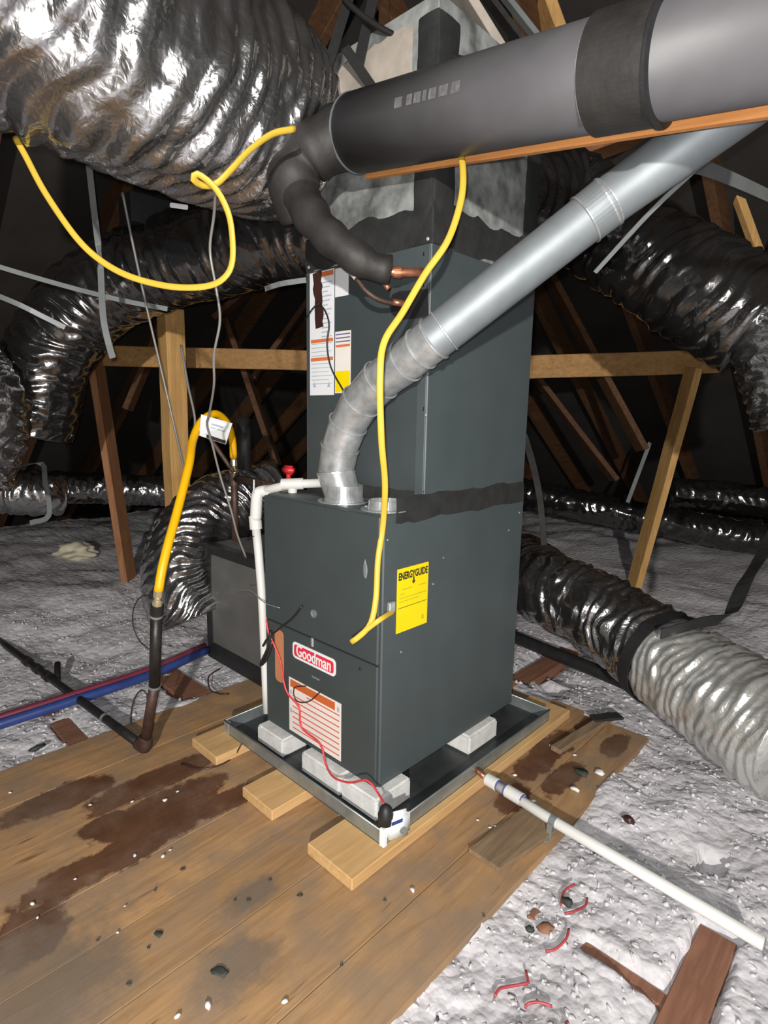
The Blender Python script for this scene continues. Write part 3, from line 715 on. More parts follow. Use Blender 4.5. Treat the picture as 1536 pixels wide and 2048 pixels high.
def pad(x0, x1, ya, yb, label, h=Z0 - 0.0005):
    o = box('foam_pad', (x0, ya, PZ0 + 0.0035), (x1, yb, h), 'foam', None, 0.008, 2); tag(o, label, 'pad', 'foam pads under the furnace')
pad(-0.60, -0.44, -0.038, 0.09, 'grey-white foam pad under the furnace below the tan-orange strip', 0.112)
pad(-0.335, -0.135, -0.036, 0.10, 'grey-white foam pad under the furnace below the warning label')
pad(-0.128, 0.034, -0.036, 0.13, 'grey-white foam pad under the furnace corner behind the float switch')
pad(-0.10, 0.030, 0.46, 0.65, 'grey-white foam pad under the furnace side away from the float switch')

# float switch clipped on the pan corner
fsw = thing('float_switch', 'white float switch with black cap clipped on the drain pan corner', 'switch', (0.105, -0.04, PZ1))
c = V((0.130, -0.045, 0.098)); RS = Matrix.Rotation(math.radians(-22), 3, 'Z')
def fl_(v): return c + RS @ V(v)
bm = bmesh.new(); bmesh.ops.create_cube(bm, size=1)
for v in bm.verts: v.co = V((v.co.x * 0.030, v.co.y * 0.082, v.co.z * 0.088))
bmesh.ops.bevel(bm, geom=bm.edges[:], offset=0.013, segments=3, affect='EDGES')
for v in bm.verts: v.co = fl_(v.co)
bmobj('housing', bm, 'white', fsw, True)
nx_ = RS @ V((1, 0, 0))
lathe('knob', fl_((0.015, 0.012, -0.012)), nx_, [(0, 0.011), (0.004, 0.011), (0.004, 0.006), (0.001, 0.005)], 'strap', fsw, 14)
bp = [fl_((0.0154, y_, z_)) for y_, z_ in ((-0.026, 0.012), (0.010, 0.016), (0.010, 0.028), (-0.026, 0.024))]
pydata('blue_print', bp, [(0, 1, 2, 3)], 'blue', fsw)
lathe('cap', fl_((-0.004, -0.036, 0.012)), UZ, [(0, 0.021), (0.03, 0.023), (0.05, 0.017), (0.060, 0.006)], 'rubber', fsw, 16, True)
box('clip', (0.104, -0.095, 0.042), (0.124, -0.078, 0.10), 'white', fsw, 0.003)

# ------------------------------------------------------------------ galvanised vent
vent = thing('vent_pipe', 'galvanised vent pipe rising from the furnace top in an elbow and slanting upward', 'vent pipe', VB)
RV = 0.0605
pts = [V((VB.x, VB.y, ZT + 0.004)), ony(672, 945, 0.105), ony(680, 895, 0.105), ony(696, 848, 0.103), ony(722, 803, 0.10), ony(762, 760, 0.098), ony(812, 722, 0.098), ony(868, 678, 0.10)]
e1 = at(1215, 405, 1.42); e2 = at(1590, 135, 1.20)
pts += [pts[-1].lerp(e1, 0.995), e1, e2]
def miter_tube(name, P, i, r0, r1, m, parent, seg=40):
    """segment i of a polyline, its ends cut on the mitre planes"""
    vs_ = []; d = (P[i + 1] - P[i]).normalized()
    a = d.orthogonal().normalized(); b = d.cross(a)
    for k, r in ((i, r0), (i + 1, r1)):
        d0 = (P[k] - P[k - 1]).normalized() if k > 0 else d
        d1 = (P[k + 1] - P[k]).normalized() if k < len(P) - 1 else d
        nrm = (d0 + d1).normalized()
        for j in range(seg):
            t = 2 * PI * j / seg; q = P[k] + (a * math.cos(t) + b * math.sin(t)) * r
            q = q + d * ((P[k] - q).dot(nrm) / d.dot(nrm)); vs_.append(q)
    fs_ = [(j, (j + 1) % seg, seg + (j + 1) % seg, seg + j) for j in range(seg)]
    return pydata(name, vs_, fs_, m, parent, True), nrm
for i in range(len(pts) - 1):
    if i == 7: continue
    pass
chain = pts[:8] + [e1, e2]
for i in range(len(chain) - 1):
    nm = 'elbow_gore' if i < 6 else 'pipe_section'
    k = 1.04 if i % 2 == 0 and i < 6 else 1.0
    o, nrm = miter_tube(nm, chain, i, RV * (0.985 if i < 7 else 0.985), RV * (1.045 if i < 6 else 0.985), 'galv_b' if i < 7 else 'galv', vent)
    if i < len(chain) - 2:
        ring_band('seam_bead', chain[i + 1], nrm, RV * (1.02 if i < 6 else 0.99), 0.009, 0.0045, 'galv_b', vent, 40, True)
dv = (e1 - chain[7]).normalized()
ring_band('seam_bead', chain[7] + dv * 0.035, dv, RV * 0.985, 0.007, 0.004, 'galv_b', vent, 40, True)
ring_band('seam_bead', chain[7] - (chain[7] - chain[6]).normalized() * 0.05, chain[7] - chain[6], RV * 0.99, 0.007, 0.004, 'galv_b', vent, 40, True)
ring_band('crimp_collar', e1 - dv * 0.03, dv, RV * 0.985, 0.060, 0.003, 'galv', vent, 40)
for k in (-0.062, 0.002): ring_band('seam_bead', e1 + dv * k, dv, RV * 1.0, 0.007, 0.004, 'galv_b', vent, 40, True)
ring_band('base_collar', (VB.x, VB.y, ZT + 0.03), UZ, RV, 0.05, 0.003, 'galv_b', vent, 40)
# hanger straps of the vent
o = ribbon('hanger_strap', [at(1190, 545, 1.62), at(1300, 425, 1.50), at(1400, 330, 1.42), at(1495, 235, 1.36)], 0.014, 0.002, 'strap', None, side=(0.7, 0.7, 0.2))
tag(o, 'long grey metal strap running beside the galvanised vent pipe', 'strap')
o = ribbon('hanger_strap', [at(1385, 330, 1.45), at(1420, 340, 1.60), at(1480, 365, 1.8), at(1545, 395, 2.0)], 0.035, 0.002, 'strap', None, side=(0.3, 0.3, 1))
tag(o, 'short wide grey metal strap branching off below the vent pipe', 'strap')

# ------------------------------------------------------------------ grey jacketed pipe with batten
GP0 = V((-0.205, 0.078, 2.083)); GP1 = V((0.98, 0.090, 1.918)); gd = (GP1 - GP0).normalized()
def gp(t): return GP0 + (GP1 - GP0) * t
pipe = thing('jacketed_pipe', 'large dark grey plastic-jacketed pipe with black coupling and worn pale print', 'pipe', gp(0.5))
RG = 0.101
lathe('jacket', GP0, gd, [(0, 0.080), (0.0, RG), ((GP1 - GP0).length, RG)], 'jacket', pipe, 64, False)
for p_ in pipe.children[-1].data.polygons: p_.use_smooth = len(p_.vertices) == 4
ring_band('end_rim', GP0 + gd * 0.002, gd, RG - 0.004, 0.006, 0.006, 'galv', pipe, 48)
lathe('tape_sleeve', GP0 - gd * 0.045, gd, [(0, 0.070), (0.0, 0.088), (0.05, 0.092)], 'rubber', pipe, 40, True)
cp = gp(0.672)
ring_band('coupling', cp, gd, RG - 0.001, 0.135, 0.008, 'jacket_d', pipe, 64)
ring_band('coupling_clamp', cp + gd * 0.066, gd, RG, 0.012, 0.013, 'rubber', pipe, 64, True)
for off, z_ in ((-0.068, 1),):
    ring_band('glue_line', cp + gd * off, gd, RG - 0.002, 0.008, 0.004, 'galv_b', pipe, 64)
# worn print: pale blocks following the curve of the jacket
ga = (UZ - gd * UZ.dot(gd)).normalized(); gb = gd.cross(ga)
def curved_patch(name, s0, s1, t0, t1, m, parent, r):
    vs_ = []; fs_ = []; n_ = 4
    for s in (s0, s1):
        for i in range(n_ + 1):
            t = math.radians(t0 + (t1 - t0) * i / n_); vs_.append(GP0 + gd * s + (gb * math.cos(t) + ga * math.sin(t)) * r)
    for i in range(n_): fs_.append((i, i + 1, n_ + 2 + i, n_ + 1 + i))
    return pydata(name, vs_, fs_, m, parent, True)
sgn = -1 if (gb.y > 0) else 1
def pp(s0, s1, t0, t1, m='ltprint'):
    if sgn < 0: t0, t1 = 180 - t0, 180 - t1
    return curved_patch('worn_print', s0, s1, t0, t1, m, pipe, RG + 0.0007)
for s, wd in ((0.245, 0.026), (0.285, 0.018), (0.309, 0.022), (0.337, 0.012), (0.356, 0.022), (0.387, 0.026), (0.424, 0.024)):
    pp(s, s + wd, -7, 6)
for s in (0.318, 0.345, 0.364, 0.371):
    pp(s, s + 0.003, -6, 4, 'jacket')
# black elbow and drop behind the pipe
elb = thing('black_elbow', 'black wrapped elbow joining the grey jacketed pipe to the plenum', 'pipe elbow', GP0)
tube('elbow_body', [GP0 - gd * 0.03, at(655, 288, 1.67), at(605, 318, 1.68), at(585, 372, 1.70), at(605, 430, 1.75)], lambda t: 0.084 - 0.012 * t + 0.006 * math.sin(t * 21) * math.sin(t * 3), 'jacket_d', elb, 32, 0.012)
ring_band('tape_band', GP0 - gd * 0.06, gd, 0.085, 0.05, 0.004, 'rubber', elb, 40)
bA = ony(738, 345, 0.178); bB = ony(1225, 268, 0.178); bA = bA + (bA - bB) * 0.01
bt = timber('batten', bA, bA + (bB - bA) * 1.95, 0.022, 0.034, 'batten', 'orange wooden batten running under the grey jacketed pipe')

# suction line insulation and copper on the coil
suc = thing('suction_line', 'black foam-wrapped suction line bending to copper stubs on the coil cabinet', 'refrigerant line', at(800, 545, 1.7))
tube('foam_sleeve', [at(592, 375, 1.70), at(632, 445, 1.65), at(690, 500, 1.61), at(745, 532, 1.62), at(778, 541, 1.63)], lambda t: 0.060 - 0.020 * t + 0.004 * math.sin(t * 26), 'jacket_d', suc, 20, 0.02)
tube('copper_stub', [at(762, 541, 1.64), at(800, 545, 1.64), at(846, 545, 1.66)], 0.013, 'copper', suc, 14, 0.02)
tube('copper_stub', [at(760, 540, 1.64), at(765, 560, 1.64), at(778, 578, 1.64)], 0.008, 'copper', suc, 12, 0.01)
lathe('joint_collar', at(786, 544, 1.64), at(846, 546, 1.66) - at(786, 544, 1.64), [(0, 0.016), (0.02, 0.018), (0.03, 0.014)], 'copper', suc, 16)
liq = thing('liquid_line', 'thin dark copper liquid line curving into the black grommet on the coil cabinet', 'refrigerant line', at(750, 600, 1.68))
tube('copper_tube', [at(690, 530, 1.66), at(712, 555, 1.66), at(730, 580, 1.66), at(760, 600, 1.67), at(806, 610, 1.70)], 0.0075, 'brownpipe', liq, 12, 0.015)
tube('stub', [at(785, 604, 1.685), at(812, 608, 1.70)], 0.010, 'copper', liq, 12, 0.02)
tube('white_wrap', [at(697, 537, 1.66), at(713, 556, 1.66)], 0.009, 'flake', liq, 10, 0.01)

# ================================================================== FLEX DUCTS
def duct(label, pts, r, m, seed, pitch=0.045, amp=0.010, wr=0.010, seg=64, ds=0.009, group=None, k=1):
    d_ = thing('flex_duct', label, 'duct', V(pts[0]), group)
    flex('foil_jacket', pts, r, m, d_, pitch, amp, wr, seg, ds, seed, k)
    return d_
KB_ = 8
big = duct('huge silver foil flex duct bulging out in front of the plenum',
           [V((-0.52, 0.36, 2.26)), at(585, 262, 1.95), at(480, 215, 1.76), at(340, 150, 1.57), at(180, 70, 1.43), at(0, -30, 1.34), at(-220, -160, 1.28)],
           lambda t: 0.19 + 0.10 * sstep(t, 0.0, 0.35), 'foil_big', 1.3, 0.050, 0.017, 0.019, 168, 0.006, None, KB_)
rd = duct('foil flex duct lying on the ground behind the furnace with a black strap round it',
          [V((-0.75, 2.15, 0.34)), at(1085, 1170, 3.0), at(1180, 1215, 2.72), at(1270, 1272, 2.48), at(1330, 1315, 2.32)], 0.185, 'foil', 5.1, 0.065, 0.020, 0.016, 96, 0.007, None, -3)
rd2 = duct('bright silver foil flex duct end lying on insulation beyond the black strap',
           [at(1326, 1318, 2.33), at(1400, 1365, 2.18), at(1490, 1425, 2.02), at(1600, 1490, 1.86)], lambda t: 0.185 + 0.035 * t, 'foil_bright', 8.4, 0.032, 0.008, 0.013, 112, 0.006, None, 3)
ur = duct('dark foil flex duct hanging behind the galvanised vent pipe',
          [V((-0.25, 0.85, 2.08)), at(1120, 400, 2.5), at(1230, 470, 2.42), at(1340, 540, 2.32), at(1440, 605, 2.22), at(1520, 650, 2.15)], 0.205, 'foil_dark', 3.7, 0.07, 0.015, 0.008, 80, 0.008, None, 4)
ur2 = duct('silver foil flex duct dropping down at the end of the hanging dark foil duct',
           [at(1640, 480, 2.15), at(1580, 600, 2.1), at(1560, 700, 2.1), at(1600, 840, 2.1)], 0.15, 'foil', 11.7, 0.04, 0.014, 0.014, 64)
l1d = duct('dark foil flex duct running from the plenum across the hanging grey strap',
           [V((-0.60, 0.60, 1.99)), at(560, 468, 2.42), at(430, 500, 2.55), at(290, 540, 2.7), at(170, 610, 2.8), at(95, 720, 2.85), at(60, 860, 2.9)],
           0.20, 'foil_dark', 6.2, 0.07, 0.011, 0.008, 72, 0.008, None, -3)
l2d = duct('sparkling foil flex duct curling down beside the dark foil duct',
           [at(-120, 640, 2.5), at(-60, 740, 2.5), at(-20, 840, 2.5), at(-60, 960, 2.5)], 0.15, 'foil', 9.1, 0.045, 0.016, 0.016, 64)
l3d = duct('foil flex duct resting on insulation under a white hanging strap',
           [at(-120, 985, 3.4), at(-20, 980, 3.5), at(75, 985, 3.6), at(120, 985, 3.7)], 0.14, 'foil', 12.1, 0.045, 0.012, 0.014, 56)
l4d = duct('low foil flex duct crossing far back behind the red-brown brace',
           [at(100, 975, 4.6), at(220, 978, 4.7), at(330, 982, 4.8), at(480, 985, 4.9)], 0.125, 'foil', 14.1, 0.05, 0.012, 0.014, 48, 0.014)
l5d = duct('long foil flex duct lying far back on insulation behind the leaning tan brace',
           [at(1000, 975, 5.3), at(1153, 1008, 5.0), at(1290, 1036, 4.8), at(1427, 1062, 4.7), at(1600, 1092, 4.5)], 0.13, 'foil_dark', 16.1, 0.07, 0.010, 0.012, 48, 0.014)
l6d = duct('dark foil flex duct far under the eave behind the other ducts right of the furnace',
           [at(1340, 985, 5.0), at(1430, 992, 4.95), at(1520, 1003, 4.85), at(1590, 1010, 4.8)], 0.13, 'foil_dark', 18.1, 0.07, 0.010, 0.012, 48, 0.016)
# return box and its elbow duct
rbx = thing('return_box', 'grey return-air box with black taped edges beside the furnace', 'return box', (-1.05, 0.52, 0))
BX0, BX1, BY0, BY1, BZ = -1.515, -0.59, 0.275, 0.78, 0.612
box('panel_box', (BX0, BY0, 0.004), (BX1, BY1, BZ), 'boxgrey', rbx, 0.004)
for a, b in (((BX0 - 0.003, BY0 - 0.003, 0.002), (BX0 + 0.055, BY0 + 0.05, BZ + 0.003)), ((BX0, BY0 - 0.004, 0.001), (BX1, BY0 + 0.03, 0.095)),
             ((BX0, BY0 - 0.0035, BZ - 0.045), (BX1, BY0 + 0.05, BZ + 0.004))):
    box('edge_tape', a, b, 'rubber', rbx, 0.003)
edx = duct('silver foil elbow duct arching over the grey return box into its side',
           [at(560, 985, 3.35), at(490, 1000, 3.28), at(425, 1030, 3.2), at(376, 1090, 3.1), at(364, 1165, 3.05), at(392, 1235, 3.04)], 0.20, 'foil', 21.3, 0.055, 0.020, 0.014, 96, 0.007, None, -11)
# straps on the ground duct
def strap_on(label, pts, w_, m='rubber', side=None):
    o = ribbon('duct_strap', pts, w_, 0.003, m, None, side); tag(o, label, 'strap'); return o
sc = at(1324, 1316, 2.335); sax = (at(1400, 1365, 2.18) - at(1270, 1272, 2.48)).normalized()
o = ring_band('duct_strap', sc, sax, 0.197, 0.055, 0.004, 'rubber', None, 48); tag(o, 'black strap wrapped round the foil duct on the ground', 'strap')
o = ribbon('duct_strap', [at(1322, 1268, 2.13), at(1400, 1245, 2.14), at(1455, 1232, 2.16), at(1490, 1165, 2.2), at(1530, 1100, 2.25), at(1600, 970, 2.3)], 0.055, 0.004, 'rubber', None, side=(0.5, 0.3, 0.6)); tag(o, 'black strap pulled tight from the ground duct up toward the roof', 'strap')
o = tube('ground_pipe', [onz(1020, 1270, 0.05), onz(1120, 1312, 0.05), onz(1250, 1365, 0.05), onz(1370, 1420, 0.05)], 0.034, 'rubber', None, 16, 0.05)
tag(o, 'black insulated pipe lying on insulation along the ground duct', 'pipe')

# ================================================================== GAS LINE
gas = thing('gas_pipe', 'black iron gas pipe along the floor with an elbow and short riser', 'gas pipe', (-0.87, -0.34, 0.0))
EB = V((-0.862, -0.352, 0.034))
g0 = V((-2.45, -0.49, 0.055))
tube('long_pipe', [g0, EB + V((-0.03, -0.003, 0))], 0.017, 'blackpipe', gas, 16, 0.2)
R0 = EB + V((0, 0, 0.03)); R1 = ony(309, 1372, EB.y + 0.0); R2 = ony(313, 1228, EB.y); R3 = ony(314, 1196, EB.y)
RZ = [R0, R1, R2, R3]; RA = (R2 - R0).normalized()
tube('elbow', [EB + V((-0.05, -0.004, 0)), EB + V((-0.015, -0.001, 0)), EB + V((0, 0, 0.012)), EB + V((0, 0, 0.05))], 0.024, 'brownpipe', gas, 16, 0.008)
tube('riser', [RZ[0], RZ[1]], 0.0185, 'brownpipe', gas, 16, 0.2)
tube('riser', [RZ[1], RZ[2]], 0.0195, 'blackpipe', gas, 16, 0.2)
for z, m_ in ((RZ[1], 'strap'), (RZ[2] - RA * 0.006, 'strap')):
    ring_band('thread_ring', z, RA, 0.0185, 0.008, 0.003, m_, gas, 20)
lathe('coupling', RZ[2], RA, [(0, 0.022), (0.035, 0.022), (0.037, 0.016), (0.045, 0.014)], 'blackpipe', gas, 16)
ring_band('thread_ring', g0.lerp(EB, 0.80), EB - g0, 0.0165, 0.012, 0.003, 'strap', gas, 20)
for t in (0.30, 0.38, 0.45): ring_band('coupling', g0.lerp(EB, t), EB - g0, 0.016, 0.04, 0.007, 'blackpipe', gas, 16)
csst = thing('gas_hose', 'bright yellow coated gas hose arching between two brass fittings', 'gas hose', (EB.x, EB.y, RZ[2].z))
Ht = RZ[2] + RA * 0.045
TE = ony(468, 945, 0.16)
hp = [Ht, Ht + RA * 0.045, ony(324, 1140, -0.335), ony(336, 1090, -0.30), ony(354, 1025, -0.24), ony(378, 930, -0.15), ony(386, 880, -0.09), ony(404, 842, -0.03), ony(432, 828, 0.04), ony(455, 848, 0.11), ony(465, 882, 0.15), ony(467, 915, 0.16), TE + V((0, 0, 0.02))]
tube('hose', hp[1:-1], 0.0155, 'yellow2', csst, 16, 0.015)
lathe('fitting', Ht - RA * 0.02, RA, [(0, 0.017), (0.025, 0.017), (0.03, 0.011), (0.04, 0.012), (0.045, 0.016), (0.07, 0.016)], 'brass', csst, 12)
lathe('fitting', TE + V((0, 0, -0.005)), UZ, [(0, 0.019), (0.02, 0.019), (0.025, 0.011), (0.035, 0.015), (0.06, 0.014), (0.066, 0.010)], 'brass', csst, 12)
# paper tag on the hose
tagp = [ony(401, 826, -0.05), ony(463, 844, 0.06), ony(450, 886, 0.06), ony(397, 868, -0.05)]
tg = thing('hose_tag', 'white paper tag folded over the top of the yellow gas hose', 'tag', tagp[3])
nrm = (tagp[1] - tagp[0]).cross(tagp[3] - tagp[0]).normalized()
if nrm.dot(CAM - tagp[0]) < 0: nrm = -nrm
off = nrm * 0.022
vs_ = [p + off for p in tagp] + [p + off * 0.9 for p in tagp]
pydata('paper', vs_, [(0, 1, 2, 3), (7, 6, 5, 4), (0, 4, 5, 1), (1, 5, 6, 2), (2, 6, 7, 3), (3, 7, 4, 0)], 'lab_w', tg)
def tq(u, v_): return (tagp[0] * (1 - u) + tagp[1] * u) * (1 - v_) + (tagp[3] * (1 - u) + tagp[2] * u) * v_ + off * 1.18
for v0_, v1_, u0_, u1_, m_ in ((0.25, 0.32, 0.35, 0.75, 'inkg'), (0.42, 0.47, 0.35, 0.85, 'inkg'), (0.82, 0.98, 0.25, 0.96, 'ink')):
    pydata('print_line', [tq(u0_, v0_), tq(u1_, v0_), tq(u1_, v1_), tq(u0_, v1_)], [(0, 1, 2, 3)], m_, tg)
# brown tee, branch and drip leg to the furnace with a red valve
tee = thing('gas_tee', 'brown iron gas tee with a drip leg and branch toward the red valve', 'gas pipe', (TE.x, TE.y, TE.z - 0.3))
tube('drip_leg', [TE + V((0, 0, 0.01)), TE + V((0, 0, -0.30))], 0.016, 'brownpipe', tee, 14, 0.2)
VL = ony(577, 955, 0.16)
tube('branch_pipe', [TE + V((0, 0, -0.025)), V((VL.x, TE.y, TE.z - 0.03))], 0.0155, 'brownpipe', tee, 14, 0.2)
lathe('tee_body', TE + V((0, 0, -0.055)), UZ, [(0, 0.022), (0.055, 0.022)], 'brownpipe', tee, 16)
val = thing('gas_valve', 'small gas shut-off valve with a bright red handle', 'valve', (VL.x, TE.y, TE.z - 0.03))
lathe('valve_body', (VL.x - 0.035, TE.y, TE.z - 0.03), UX, [(0, 0.018), (0.02, 0.024), (0.05, 0.024), (0.07, 0.018)], 'brass', val, 10)
bm = bmesh.new(); bmesh.ops.create_cube(bm, size=1)
q = ony(577, 940, 0.14)
for v in bm.verts: v.co = V((v.co.x * 0.062, v.co.y * 0.03, v.co.z * 0.034))
bmesh.ops.bevel(bm, geom=bm.edges[:], offset=0.009, segments=2, affect='EDGES')
for v in bm.verts: v.co = v.co + q
bmobj('handle', bm, 'redp', val, True)
tube('stem', [q, V((VL.x, TE.y, TE.z - 0.03))], 0.009, 'redp', val, 10, 0.05)
# upright black pipe behind
o = tube('insulated_riser', [at(487, 838, 2.75), at(487, 940, 2.75)], 0.036, 'rubber', None, 16, 0.1)
o = tag(o, 'upright black insulated pipe end behind the yellow gas hose', 'pipe')

# ================================================================== CONDENSATE PIPES
cnd = thing('condensate_pipe', 'white plastic condensate pipe with elbow running down the furnace side to the pan', 'drain pipe', (-0.64, 0.0, 0.1))
cE = ony(514, 985, 0.02); 
cT = ony(585, 968, 0.10); cS = ony(645, 966, 0.175)
tube('upper_pipe', [cE, cT, cS], 0.0165, 'pvc', cnd, 16, 0.04, False)
lathe('tee_fitting', cT - (cS - cT).normalized() * 0.04, cS - cT, [(0, 0.021), (0.08, 0.021)], 'pvc', cnd, 18)
lathe('drain_plug', cT + V((0, 0, -0.015)), -UZ, [(0, 0.017), (0.018, 0.016), (0.024, 0.007), (0.045, 0.005)], 'pvc', cnd, 14)
cE2 = ony(511, 1045, 0.015); cM = ony(523, 1180, 0.005); cB = ony(533, 1425, 0.0)
tube('elbow', [cE + V((0.035, 0.035, 0.008)), cE + V((0.008, 0.008, 0.003)), cE + V((0, 0, -0.012)), cE.lerp(cE2, 0.9)], 0.0215, 'pvc', cnd, 16, 0.01)
tube('down_pipe', [cE2, cM, cB], lambda t: 0.0165 - 0.003 * t, 'pvc', cnd, 16, 0.1)
ring_band('elbow_hub', cE2, cM - cE2, 0.017, 0.05, 0.006, 'pvc', cnd, 18)
ring_band('pencil_mark', cE2 + (cM - cE2) * 0.20, cM - cE2, 0.0165, 0.003, 0.001, 'ink', cnd, 16)
tube('pipe_tie', [cE + V((0.01, -0.02, 0.0)), cE + V((0.012, -0.02, 0.05))], 0.003, 'pvc', cnd, 8, 0.02)
dr = thing('drain_pipe', 'white plastic drain pipe running from the pan out over the insulation', 'drain pipe', (0.56, 0.38, 0.03))
d0 = onz(973, 1557, 0.045); d1 = onz(1108, 1643, 0.045); d2 = onz(1528, 1888, 0.055)
dd = (d2 - d0).normalized()
tube('pipe', [d0, d1, d2], 0.0165, 'pvc', dr, 18, 0.1, False)
L_ = lambda a, b: [(0, a), (b, a)]
lathe('adapter', d0 - dd * 0.005, dd, [(0, 0.014), (0.01, 0.021), (0.05, 0.021), (0.052, 0.017)], 'pvc', dr, 18)
lathe('coupling', d0 + dd * 0.085, dd, [(0, 0.017), (0.002, 0.021), (0.062, 0.021), (0.064, 0.017)], 'pvc', dr, 18)
for s in (0.052, 0.082, 0.150): ring_band('purple_primer', d0 + dd * s, dd, 0.0168, 0.005, 0.0025, 'navy', dr, 20)
tube('pan_outlet', [V((0.108, d0.y, 0.060)), d0], 0.011, 'copper', dr, 12, 0.02)
pc = thing('pipe_clip', 'grey metal clip fixing the white drain pipe to the floor boards', 'clip', d1 + V((0, 0, -0.045)))
ring_band('band', d1, dd, 0.0168, 0.02, 0.0025, 'strap', pc, 20)
box('tab', d1 + V((-0.026, -0.05, -0.044)), d1 + V((0.006, -0.018, -0.040)), 'strap', pc, 0.001)
box('tab_side', d1 + V((-0.012, -0.024, -0.044)), d1 + V((0.004, -0.018, 0.0)), 'strap', pc, 0.001)

# pex lines on the left
px_ = [onz(-30, 1458, 0.03), onz(150, 1400, 0.04), onz(300, 1350, 0.045), onz(415, 1300, 0.05)]
o = tube('water_line', px_, 0.021, 'blue', None, 14, 0.05); tag(o, 'dark blue plastic water line lying on insulation beside the floor boards', 'pipe')
o = tube('water_line', [p + V((-0.030, 0.004, 0.014)) for p in px_], 0.015, 'pexred', None, 12, 0.05); tag(o, 'dark red plastic water line lying along the blue line', 'pipe')
for i, t in enumerate((0.28, 0.62)):
    p = px_[0].lerp(px_[-1], t); 
o = tube('stub_pipe', [onz(115, 1370, 0.02), onz(117, 1350, 0.02) + V((0, 0, 0.06))], 0.014, 'blackpipe', None, 10, 0.05)
tag(o, 'short black pipe stub poking from the insulation behind the long gas pipe', 'pipe')

# ================================================================== CABLES AND WIRES
def wire(label, pts, r, m, cat='cable', name='cable', ds=0.015, seg=10, flat=None, group=None):
    o = tube(name, pts, r, m, None, seg, ds, True, True, flat); tag(o, label, cat, group); return o
wire('yellow cable hanging under the huge silver duct with a small twisted loop',
     [at(30, 275, 1.50), at(50, 310, 1.50), at(90, 385, 1.50), at(150, 472, 1.50), at(200, 520, 1.50), at(260, 553, 1.49), at(340, 573, 1.47), at(410, 573, 1.45), at(448, 556, 1.43), at(465, 520, 1.42), at(462, 450, 1.40), at(448, 405, 1.38),
      at(425, 370, 1.355), at(395, 348, 1.34), at(387, 358, 1.345), at(405, 371, 1.375), at(432, 368, 1.385), at(462, 340, 1.39), at(500, 300, 1.41), at(545, 268, 1.44), at(590, 258, 1.47)], 0.0085, 'yellow', 'cable', 'yellow_cable', 0.012, 12, 0.62)
wire('yellow cable falling in front of the vent pipe down to the energy label',
     [at(918, 290, 1.50), at(926, 340, 1.46), at(922, 400, 1.44), at(896, 480, 1.43), at(850, 548, 1.43), at(805, 625, 1.42), at(768, 685, 1.41), at(760, 760, 1.41), at(763, 880, 1.47), at(770, 970, 1.56), at(766, 1050, 1.65), at(756, 1120, 1.66), at(752, 1195, 1.66), at(742, 1245, 1.66), at(722, 1270, 1.665), at(703, 1284, 1.67)],
     0.0088, 'yellow', 'cable', 'yellow_cable', 0.015, 12, 0.62)
wire('short yellow cable piece tucked from the hanging cable end to the energy label',
     [at(703, 1285, 1.675), at(735, 1258, 1.66), at(762, 1238, 1.655), onx(787, 1222, 0.006)], 0.0080, 'yellow', 'cable', 'yellow_cable', 0.012, 12, 0.62)
q = onx(781, 1213, 0.003)
o = box('cable_clamp', (0.0, q.y - 0.014, q.z - 0.018), (0.014, q.y + 0.012, q.z + 0.016), 'galv_b', None, 0.003); tag(o, 'small bright metal cable clamp on the furnace side by the energy label', 'clamp')
wire('thin red wire trailing down the furnace front to the float switch',
     [ony(533, 1240, -0.02), ony(536, 1262, -0.02), ony(546, 1285, -0.02), ony(560, 1320, -0.014), ony(568, 1365, -0.012), ony(576, 1388, -0.012), ony(598, 1415, -0.012), ony(603, 1455, -0.012), ony(640, 1488, -0.014), ony(652, 1530, -0.03), ony(668, 1555, -0.055), ony(700, 1565, -0.06), ony(733, 1560, -0.06), ony(752, 1580, -0.055), V((0.112, -0.078, 0.165))], 0.0033, 'red', 'wire', 'red_wire')
wire('black cable end sticking out across the furnace panel over the tan strip',
     [ony(604, 1212, -0.012), ony(585, 1236, -0.016), ony(560, 1256, -0.018), ony(536, 1276, -0.02), ony(526, 1292, -0.025)], 0.0042, 'black', 'cable', 'black_cable')
wire('black cable loop hanging at the furnace edge over the white down pipe',
     [ony(541, 1262, -0.022), ony(538, 1290, -0.026), ony(524, 1322, -0.03), ony(522, 1330, -0.03), ony(530, 1322, -0.03), ony(540, 1300, -0.024), ony(544, 1280, -0.02)], 0.0055, 'black', 'cable', 'black_cable')
wire('thin brown wire looped over the warning label',
     [ony(612, 1372, -0.008), ony(588, 1376, -0.012), ony(590, 1398, -0.013), ony(602, 1405, -0.013), ony(620, 1402, -0.013), ony(636, 1388, -0.012), ony(642, 1382, -0.008)], 0.0022, 'tape', 'wire', 'brown_wire')
wire('thin grey wire crossing the white down pipe to the furnace panel',
     [ony(470, 1182, -0.02), ony(500, 1181, -0.022), ony(520, 1198, -0.024), ony(535, 1208, -0.022), ony(560, 1216, -0.008)], 0.0018, 'greywire', 'wire', 'grey_wire')
wire('thin black wire from the brown tape on the long label to the vent pipe',
     [ony(640, 608, PC - 0.01), ony(652, 625, PC - 0.014), ony(658, 650, PC - 0.014), ony(654, 690, PC - 0.014), ony(662, 735, PC - 0.014), ony(685, 778, PC - 0.014), ony(692, 790, PC - 0.014)], 0.0030, 'black', 'wire', 'black_wire')
wire('short black wire curling round the coil cabinet edge at the brown tape',
     [ony(640, 607, PC - 0.008), ony(628, 614, PC - 0.012), ony(619, 626, PC - 0.012), ony(610, 640, PC)], 0.0026, 'black', 'wire', 'black_wire')
